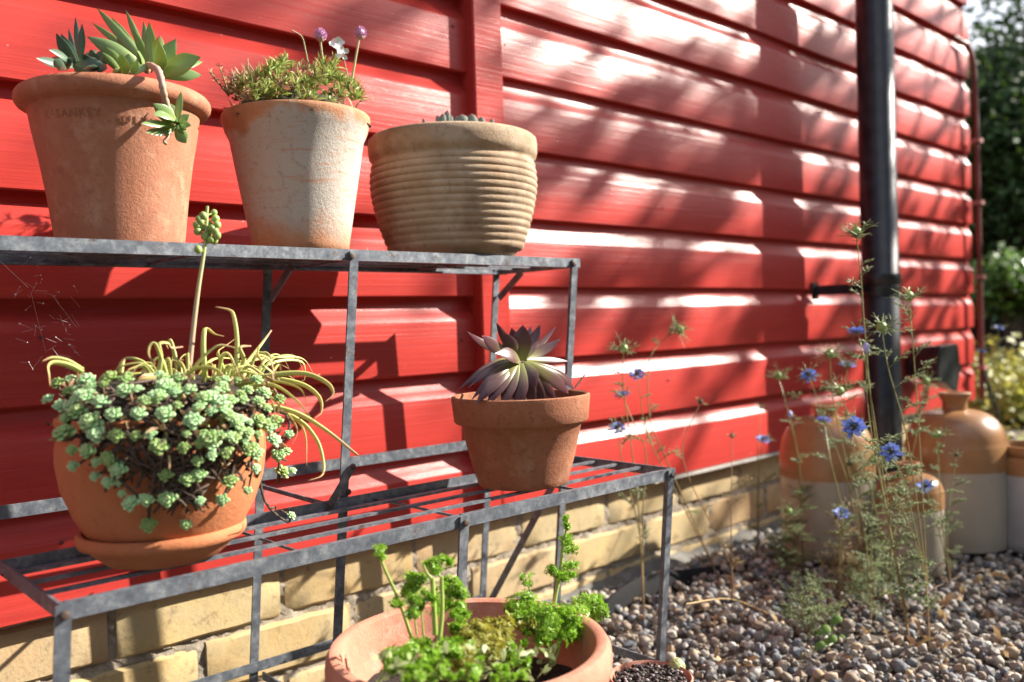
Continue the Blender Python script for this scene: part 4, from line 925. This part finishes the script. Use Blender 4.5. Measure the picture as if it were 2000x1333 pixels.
def flower(parent, c, up, r, rr):
    b = MB(); up = up.normalized(); t1 = up.orthogonal().normalized(); t2 = up.cross(t1); n = 7
    for ring in (0, 1):
        for k in range(n):
            a = 6.283*(k+.5*ring)/n+rr.uniform(-.12, .12); o_ = (t1*math.cos(a)+t2*math.sin(a)); sd = up.cross(o_); L = r*rr.uniform(.85, 1.1)*(1-.22*ring); z = up*r*(.10+.22*ring)
            V = [c+o_*r*.12, c+o_*L*.45+sd*r*.13+z*.5, c+o_*L*.45-sd*r*.13+z*.5, c+o_*L*.75+sd*r*.23+z, c+o_*L*.75-sd*r*.23+z, c+o_*L+sd*r*.10+z*1.25, c+o_*L-sd*r*.12+z*1.1]
            b.add(V, [(0, 2, 1), (1, 2, 4, 3), (3, 4, 6, 5)], [0, .4, .4, .8, .8, 1, 1])
    f_ = b.build('flower', BLUE, parent, sharp=180)
    b = MB(); b.ico(c+up*r*.22, r*.20, (1, 1, 1.3))
    for k in range(12):
        a = 6.283*k/12; b.tube([c+up*r*.1, c+(t1*math.cos(a)+t2*math.sin(a))*r*.30+up*r*.5], r*.03, 4)
    b.build('flower_centre', flat('dark_green_centre', (.04, .06, .035), .6), f_) if 'dark_green_centre' not in bpy.data.materials else b.build('flower_centre', bpy.data.materials['dark_green_centre'], f_)
def podb(parent, c, up, r, rr, m=None):
    b = MB(); up = up.normalized(); pr_ = [(r*.25, -r*1.0), (r*.75, -r*.6), (r, 0), (r*.92, r*.5), (r*.55, r*.95), (r*.12, r*1.15)]
    V0 = len(b.v); b.lathe(pr_, (0, 0, 0), 12, 0, 0, True); qn = up.to_track_quat('Z', 'Y')
    b.v = [tuple(Vector(c)+qn @ Vector(v)) for v in b.v]
    for k in range(5):
        a = 6.283*k/5; o_ = qn @ Vector((math.cos(a), math.sin(a), 0)); b.tube([Vector(c)+up*r*.9+o_*r*.25, Vector(c)+up*r*1.6+o_*r*.6, Vector(c)+up*r*2.0+o_*r*1.2], [r*.12, r*.08, r*.04], 4)
    b.build('seed_pod', m or PODM, parent)
PODB = flat('brown_seed_pod', (.09, .07, .035), .7, var=.3)
NG = 'love-in-a-mist growing in the gravel'
def nigella(label, base, heads, seed, leaves=1.0, dry=False, low=0):
    rr = random.Random(seed); g = atz(base[0], base[1], GZ); t = thing('love_in_a_mist', label, 'flower', tuple(g), NG)
    st = MB(); fo = MB()
    for h in heads:
        kind, u, v = h[:3]; via = h[3] if len(h) > 3 else []
        yy = lambda x: g.y+rr.uniform(-.012, .012)
        tip = at(u, v, g.y+(h[4] if len(h) > 4 else rr.uniform(-.04, .04)))
        mids = [at(a, b_, g.y) for a, b_ in via] or [g.lerp(tip, .5)+Vector((rr.uniform(-.02, .02), rr.uniform(-.02, .02), 0))]
        S = spline([g]+mids+[tip], 24); r0 = .0014 if len(heads) > 1 else .0012
        st.tube(S, [r0-(r0-.0006)*k/24 for k in range(25)], 5)
        for k in range(3, 24):
            if rr.random() < .55*leaves:
                a = rr.uniform(0, 6.283); thread_leaf(fo, S[k], Vector((math.cos(a), math.sin(a), rr.uniform(.2, .9))), rr.uniform(.026, .052)*(1.15-.4*k/24), rr)
        d = (S[24]-S[22]).normalized()
        if kind == 'f': ruff(fo, tip-d*.002, d, .022, 10, rr); flower(t, tip, (d+CV*.35+Vector((0, 0, .5))), .0148, rr)
        elif kind == 'p': ruff(fo, tip-d*.006, d, .030, 15, rr); podb(t, tip, d, .0072, rr)
        elif kind == 'd': ruff(fo, tip-d*.004, d, .014, 6, rr); podb(t, tip, d, .0042, rr, PODB)
        elif kind == 'b':
            ruff(fo, tip-d*.004, d, .012, 5, rr); b = MB(); b.ico(tip, .0055, (.8, .8, 1.3)); b.build('flower_bud', BUDM, t)
    for k in range(low):
        a = rr.uniform(0, 6.283); p = g+Vector((rr.uniform(-.03, .03), rr.uniform(-.03, .03), rr.uniform(0, .06))); thread_leaf(fo, p, Vector((math.cos(a), math.sin(a), rr.uniform(.5, 1.6))), rr.uniform(.03, .06), rr, .0005)
    st.build('stem', DRY if dry else STEMG, t); fo.build('foliage', NIGD if dry else NIG, t, sharp=180)
STEMG = leafmat('wiry_stem', [(0, (.20, .12, .06)), (.4, (.20, .17, .07)), (1, (.20, .24, .09))], .5, nv=0)
nigella('tall arching love-in-a-mist with a hooked pod right of the plant stand', (1405, 1132), [('p', 1327, 645, [(1300, 895), (1270, 820), (1267, 712), (1293, 667)]), ('f', 1245, 733, [(1320, 960), (1265, 850)])], 1, .35)
nigella('love-in-a-mist behind the right end of the stand with two small blue flowers', (1258, 1214), [('f', 1216, 773, [(1255, 1010), (1262, 890), (1237, 825)]), ('f', 1206, 838, [(1250, 1050), (1215, 900)]), ('p', 1218, 682, [(1246, 980), (1218, 760)])], 2, .35)
nigella('dry brown love-in-a-mist in front of the brick base with two small pods', (1430, 1178), [('d', 1368, 785, [(1425, 1100), (1335, 900)]), ('d', 1430, 852, [(1428, 1000)])], 3, .3, True)
nigella('love-in-a-mist by the left jug with one low blue flower and a brown pod', (1480, 1098), [('f', 1490, 860, [(1479, 960)]), ('d', 1487, 795, [(1482, 950), (1480, 880)])], 4, .3)
nigella('bushy pale tufted love-in-a-mist with a shaggy pod in front of the left jug', (1545, 1120), [('p', 1562, 962, [(1560, 1040)]), ('p', 1540, 1000, [(1535, 1060)])], 5, 1.3, low=26)
nigella('love-in-a-mist with a pale bud on a slanting stem beside the left jug', (1568, 1118), [('p', 1520, 735, [(1566, 1000), (1560, 900), (1535, 790)]), ('b', 1543, 810, [(1566, 1000), (1556, 880)])], 6, .45)
nigella('love-in-a-mist with one blue flower low against the cream of the left jug', (1640, 1190), [('f', 1643, 1004, [(1640, 1090)]), ('f', 1610, 823, [(1645, 1010), (1622, 900)])], 7, .6)
nigella('love-in-a-mist with a large blue flower against the pipe shadow and a heart shaped pod', (1690, 1150), [('f', 1580, 735, [(1660, 960), (1610, 820)]), ('p', 1620, 692, [(1670, 980), (1630, 800)]), ('f', 1655, 715, [(1680, 950), (1650, 800)])], 8, .75)
nigella('tallest love-in-a-mist, its pod standing against the left edge of the drainpipe', (1778, 1264), [('p', 1672, 455, [(1755, 1130), (1712, 880), (1690, 660), (1683, 560)]), ('f', 1675, 650, [(1760, 1150), (1720, 900), (1692, 720)]), ('b', 1692, 680, [(1760, 1140), (1704, 860), (1692, 740)])], 9, 1.0)
nigella('tall love-in-a-mist with a fat pod right of the drainpipe and a large low blue flower', (1815, 1262), [('p', 1775, 580, [(1808, 1100), (1798, 900), (1785, 700)]), ('f', 1740, 884, [(1806, 1130), (1770, 960)]), ('f', 1668, 836, [(1800, 1100), (1720, 900)]), ('p', 1722, 640, [(1805, 1100), (1772, 860), (1735, 720)])], 10, 1.0)
nigella('love-in-a-mist with green tufts only, in front of the smallest jug', (1738, 1180), [('p', 1640, 765, [(1720, 1040), (1672, 860)]), ('p', 1808, 745, [(1745, 1050), (1790, 850)]), ('p', 1762, 960, [(1742, 1080)])], 11, 1.1, low=14)
nigella('love-in-a-mist with small blue flower beside the highlight of the smallest jug', (1858, 1150), [('f', 1808, 952, [(1840, 1060)]), ('d', 1868, 888, [(1850, 1040)]), ('p', 1830, 850, [(1840, 1020)])], 12, .6)
nigella('yellowed dry love-in-a-mist stalks at the base of the jugs', (1660, 1165), [('d', 1655, 985, [(1662, 1080)]), ('d', 1690, 990, [(1680, 1080)]), ('d', 1634, 1010, [(1645, 1080)])], 13, 1.3, True, 24)
nigella('low feathery love-in-a-mist seedling in the near gravel', (1575, 1245), [('n', 1562, 1160, []), ('n', 1600, 1150, [])], 14, 1.2, low=22)
nigella('love-in-a-mist flowering at the corner of the building above the tallest jug', (1945, 985), [('f', 1918, 688, [(1940, 850)]), ('f', 1950, 642, [(1950, 820)]), ('f', 1968, 880, [(1955, 930)])], 15, .7)
nigella('wispy love-in-a-mist half hidden between the two right jugs', (1700, 1215), [('p', 1706, 900, [(1702, 1060)]), ('d', 1660, 905, [(1690, 1050)]), ('n', 1750, 1010, [])], 16, 1.1, low=16)
# seedling with rounded leaves
g = atz(1618, 1262, GZ); wd_ = thing('weed_seedling', 'small broad leaved green weed in the gravel', 'weed', tuple(g)); b = MB(); rr = random.Random(3)
for u, v, s_ in ((1632, 1212, .016), (1608, 1232, .018), (1622, 1250, .016), (1600, 1262, .014), (1640, 1248, .013)):
    c = at(u, v, g.y); leaf(b, c-RT*s_*.5+Vector((0, 0, -.004)), c+RT*s_*.6+Vector((0, 0, .004)), s_*.8, CV+Vector((0, 0, 1)), .1, .08, 8); b.tube([g, c], .0008, 4)
b.build('leaves', leafmat('weed_leaf', [(0, (.16, .28, .05)), (1, (.20, .34, .06))], .45, .3, nv=.1), wd_)
# dry grass stalks right
b = MB(); rr = random.Random(6); g = atz(1830, 1110, GZ)
for a_, b2 in (((1822, 1072), (1985, 1020)), ((1800, 1140), (1990, 1110)), ((1810, 1118), (1865, 1100)), ((1800, 1085), (1850, 1060)), ((1500, 1178), (1340, 1180))):
    p, e = atz(a_[0], a_[1]+20, GZ+.01), at(b2[0], b2[1], atz(a_[0], a_[1]+20, GZ).y-.05); b.tube(spline([p, p.lerp(e, .5)+Vector((0, 0, .015)), e], 10), [.0012, .0012]+[.001]*8+[.0006], 5)
tag(b.build('dry_grass', DRY, origin=tuple(g)), 'thin dry straw stalks leaning over the gravel by the jugs', 'grass', kind='stuff')
# fallen leaves and bits on the gravel
b = MB()
for k in range(34):
    p = atz(rr.uniform(1380, 1960), rr.uniform(1110, 1300), GZ+.012); tuft(b, p, 2, rr.uniform(.012, .03), rr.uniform(.004, .010), 1.5, rr)
tag(b.build('leaf_litter', DRY, origin=tuple(atz(1600, 1200, GZ))), kind='stuff')

# cobweb under the top shelf
b = MB(); rr = random.Random(12); c = at(60, 570, -.12)
b.tube([at(0, 510, -.14), at(55, 562, -.12)], .00022, 4, cap=False)
for k in range(46):
    u, v = 20+rr.random()*130, 500+rr.random()*220; p = at(u, v, -.10+rr.uniform(-.03, .03)); e = p+RT*rr.uniform(-.012, .012)+DN*rr.uniform(-.006, .014); b.tube([p, e], .00009, 3, cap=False)
    if rr.random() < .5: b.ico(p, rr.uniform(.0004, .0011), (1, 1, 1), .3, rr)
b.tube([at(150, 640, -.1), at(100, 575, -.1), at(60, 570, -.12), at(90, 690, -.08)], .0001, 3, cap=False)
tag(b.build('cobweb', WEB, origin=tuple(c)), 'dusty cobweb threads under the left end of the top shelf', 'cobweb')

# ------------------------------------------------------------------ background planting
def crown(mb, c, rad, n, size, rr, clumps=26, cs=.33):
    cc = []
    for k in range(clumps):
        d = Vector((rr.gauss(0, 1), rr.gauss(0, 1), rr.gauss(0, 1))).normalized()*rr.uniform(.35, 1.0); cc.append(Vector(c)+Vector((d.x*rad[0], d.y*rad[1], d.z*rad[2])))
    m = min(rad)*cs
    for k in range(n):
        o_ = rr.choice(cc); p = o_+Vector((rr.gauss(0, m), rr.gauss(0, m), rr.gauss(0, m*.8))); d = Vector((rr.uniform(-1, 1), rr.uniform(-1, 1), rr.uniform(-.7, .5))).normalized(); u = d.orthogonal().normalized()*.32*size; s_ = size*rr.uniform(.6, 1.3)
        mb.add([p, p+d*s_*.5+u, p+d*s_, p+d*s_*.5-u], [(0, 1, 2, 3)], [0, .5, 1, .5])
    return cc
def tree(name, label, cat, base, c, rad, n, size, m, seed, group=None, clumps=26, cs=.33, tr=.06):
    rr = random.Random(seed); t = thing(name, label, cat, base, group); b = MB(); cc = crown(b, c, rad, n, size, rr, clumps, cs); b.build('crown', m, t, sharp=180)
    b = MB(); B = Vector(base); top = Vector(c); S = spline([B, B.lerp(top, .5)+Vector((rr.uniform(-.1, .1)*rad[0], rr.uniform(-.1, .1)*rad[1], 0)), top], 10); b.tube(S, [tr*(1-.6*k/10) for k in range(11)], 8)
    for p in cc[:18]: a = S[rr.randint(3, 8)]; b.tube(spline([a, a.lerp(p, .5)+Vector((0, 0, .05*rad[2])), p], 6), [tr*.35, tr*.3, tr*.26, tr*.2, tr*.15, tr*.1, tr*.06], 5)
    b.build('trunk', BARK, t); return t
def far(u, v, dist): return CAM+ray(u, v)*dist
p = far(1985, 300, 8.6); tree('evergreen_tree', 'dark evergreen tree beyond the corner of the red building', 'tree', (p.x+.1, p.y, GZ), (p.x+.15, p.y+.1, p.z-.02), (.85, .75, 1.12), 15000, .085, HEDGE, 3, clumps=60, cs=.24)
p = far(2075, 250, 9.6); tree('evergreen_tree', 'taller evergreen tree at the right edge behind the corner tree', 'tree', (p.x, p.y, GZ), (p.x+.2, p.y, p.z+.2), (1.0, .9, 1.7), 12000, .09, HEDGE, 5, clumps=60, cs=.24)
p = far(1960, 550, 7.0); tree('garden_shrub', 'leafy green shrub growing in front of the dark fence', 'shrub', (p.x, p.y, GZ), (p.x+.1, p.y, p.z-.02), (.42, .36, .22), 2600, .075, leafmat('fresh_leaf', [(0, (.09, .18, .03)), (1, (.13, .24, .04))], .45, .35, nv=.1, isl=.35), 8, clumps=20, tr=.02)
p = far(1985, 790, 4.6); tree('lime_shrub', 'low yellow green feathery shrub in sun beyond the jugs', 'shrub', (p.x, p.y, GZ), (p.x+.15, p.y, p.z-.05), (.42, .34, .26), 5200, .05, LIME, 9, clumps=34, tr=.012)
p = far(1975, 900, 3.9); tree('lime_shrub', 'yellow green ground plant spreading behind the tallest jug', 'shrub', (p.x, p.y, GZ), (p.x+.05, p.y, p.z-.04), (.26, .22, .12), 2400, .04, LIME, 10, clumps=24, tr=.01)
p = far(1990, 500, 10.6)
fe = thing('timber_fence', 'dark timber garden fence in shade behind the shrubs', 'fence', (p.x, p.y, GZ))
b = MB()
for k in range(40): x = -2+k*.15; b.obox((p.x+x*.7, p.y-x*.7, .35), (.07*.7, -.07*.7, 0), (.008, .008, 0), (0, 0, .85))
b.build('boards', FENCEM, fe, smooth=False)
hg = thing('added_hedge', 'long dark clipped hedge along the far side of the garden beyond the lime shrubs', 'hedge', (10.2, .4, GZ))  # unseen hedge added to darken the wall's reflections and cut sky fill
b = MB(); rr = random.Random(15)
for k in range(24000):
    s_ = rr.random(); p = (Vector((10.6, 1.3, 0)).lerp(Vector((7.0, -6.5, 0)), s_) if k % 2 else Vector((7.0, -6.5, 0)).lerp(Vector((-6.0, -5.5, 0)), s_))+Vector((rr.uniform(-.3, .35), rr.uniform(-.2, .2), 0)); p.z = GZ+rr.random()**.8*(2.7+.12*math.sin(s_*40)+.08*math.sin(s_*97))
    d = Vector((rr.uniform(-1, 1), rr.uniform(-1, 1), rr.uniform(-.7, .5))).normalized(); u = d.orthogonal().normalized()*.07; L = rr.uniform(.13, .22); b.add([p, p+d*L*.5+u, p+d*L, p+d*L*.5-u], [(0, 1, 2, 3)], [0, .5, 1, .5])
b.build('foliage', HEDGE, hg, sharp=180)
b = MB()
for k in range(24): p = Vector((10.65, 1.3, GZ)).lerp(Vector((7.05, -6.5, GZ)), k/23); b.tube([p, p+Vector((.02, 0, .7)), p+Vector((0, .05, 1.35))], [.03, .025, .01], 6)
b.build('stems', BARK, hg)
# the garden tree whose leaves shade the right of the wall
def shade(label, along, side, zc, rad, n, size, seed, clumps, cs, hgt=GZ):
    c = Vector((along*math.cos(SUN_AZ)+side*math.sin(SUN_AZ), -along*math.sin(SUN_AZ)+side*math.cos(SUN_AZ), zc))
    return tree('garden_tree', label, 'tree', (c.x+.3, c.y-.2, GZ), tuple(c), rad, n, size, TREEL, seed, None, clumps, cs, .07)
def shade_tree(label, along, side, n, size, seed):
    """open crown of long leafy boughs high in the direction of the sun"""
    rr = random.Random(seed); ax = Vector((math.cos(SUN_AZ), -math.sin(SUN_AZ), 0)); sx = Vector((math.sin(SUN_AZ), math.cos(SUN_AZ), 0))
    c = ax*along+sx*side+Vector((0, 0, (along-1.35)*math.tan(SUN_EL)+.22)); B = c+sx*1.9; B.z = GZ; t = thing('garden_tree', label, 'tree', tuple(B)); b = MB(); tr = MB()
    S = spline([B, B+Vector((.05, .05, 1.5)), c+sx*1.5+Vector((0, 0, .2)), c+sx*.9+Vector((0, 0, 1.3))], 14); tr.tube(S, [.11*(1-.6*k/14) for k in range(15)], 8)
    for (ds, dz, ln, tilt, nn) in BOUGHS:
        p = c+sx*ds+Vector((0, 0, dz))+(ax+Vector((0, 0, math.tan(SUN_EL))))*rr.uniform(-.45, .45); d = (sx*math.cos(tilt)+Vector((0, 0, math.sin(tilt)))+ax*rr.uniform(-.15, .15)).normalized()
        a = S[rr.randint(7, 12)]; P = spline([a, a.lerp(p-d*ln/2, .6), p-d*ln/2, p, p+d*ln/2], 12); tr.tube(P, [.010-.0006*k for k in range(13)], 5)
        for k in range(int(n*nn)):
            q_ = p+d*rr.uniform(-.5, .5)*ln+Vector((rr.gauss(0, .05), rr.gauss(0, .05), rr.gauss(0, .035))); e = (d*rr.uniform(-.2, 1)+Vector((rr.uniform(-1, 1), rr.uniform(-1, 1), rr.uniform(-1, .4)))).normalized(); u = e.orthogonal().normalized()*.26*size; s_ = size*rr.uniform(.6, 1.2)
            b.add([q_, q_+e*s_*.5+u, q_+e*s_, q_+e*s_*.5-u], [(0, 1, 2, 3)], [0, .5, 1, .5])
    b.build('crown', TREEL, t, sharp=180); tr.build('trunk', BARK, t)
# boughs as (sideways, up, length, tilt, fullness): what they shade lies sun-wards down on the wall
WALLSHADE = [(1.15,.33,.22,.8), (1.0,.30,.15,.5), (1.75,.38,.40,1.3), (1.55,.44,.30,1.0), (1.62,.58,.35,1.3), (1.95,.20,.36,1.2), (1.85,.50,.35,1.2), (1.6,.22,.3,.9), (1.30,.40,.25,.9), (1.22,.60,.22,.8), (1.42,.18,.28,.7), (1.38,.04,.16,.4), (1.08,.02,.2,.5), (2.65,.12,.3,1.0), (2.75,-.05,.3,.8), (2.55,-.1,.22,.6), (.75,.55,.25,.9), (.92,.58,.2,.9), (1.62,-.10,.24,.5), (1.85,-.30,.28,.9), (2.2,.05,.3,.9), (2.0,-.2,.3,.8), (2.1,.46,.3,.6)]
BOUGHS = [(.454*x-.42, z+.61-.546*x, ln, .05+.5*((k*37) % 10)/10, f) for k, (x, z, ln, f) in enumerate(WALLSHADE)]
BOUGHS += [(-.15,-.95,.4,.4,1.0), (0,-.98,.35,.5,.8), (.15,-1.0,.4,.4,1.1), (.3,-.95,.4,.3,1.2), (-.3,-.9,.4,.5,1), (-.1,-1.05,.5,.4,1.2), (.2,-1.1,.5,.3,1.2), (.45,-1.0,.4,.5,1)]
shade_tree('leafy garden tree out of frame to the right that dapples the red wall', 5.6, .42, 44, .085, 44)
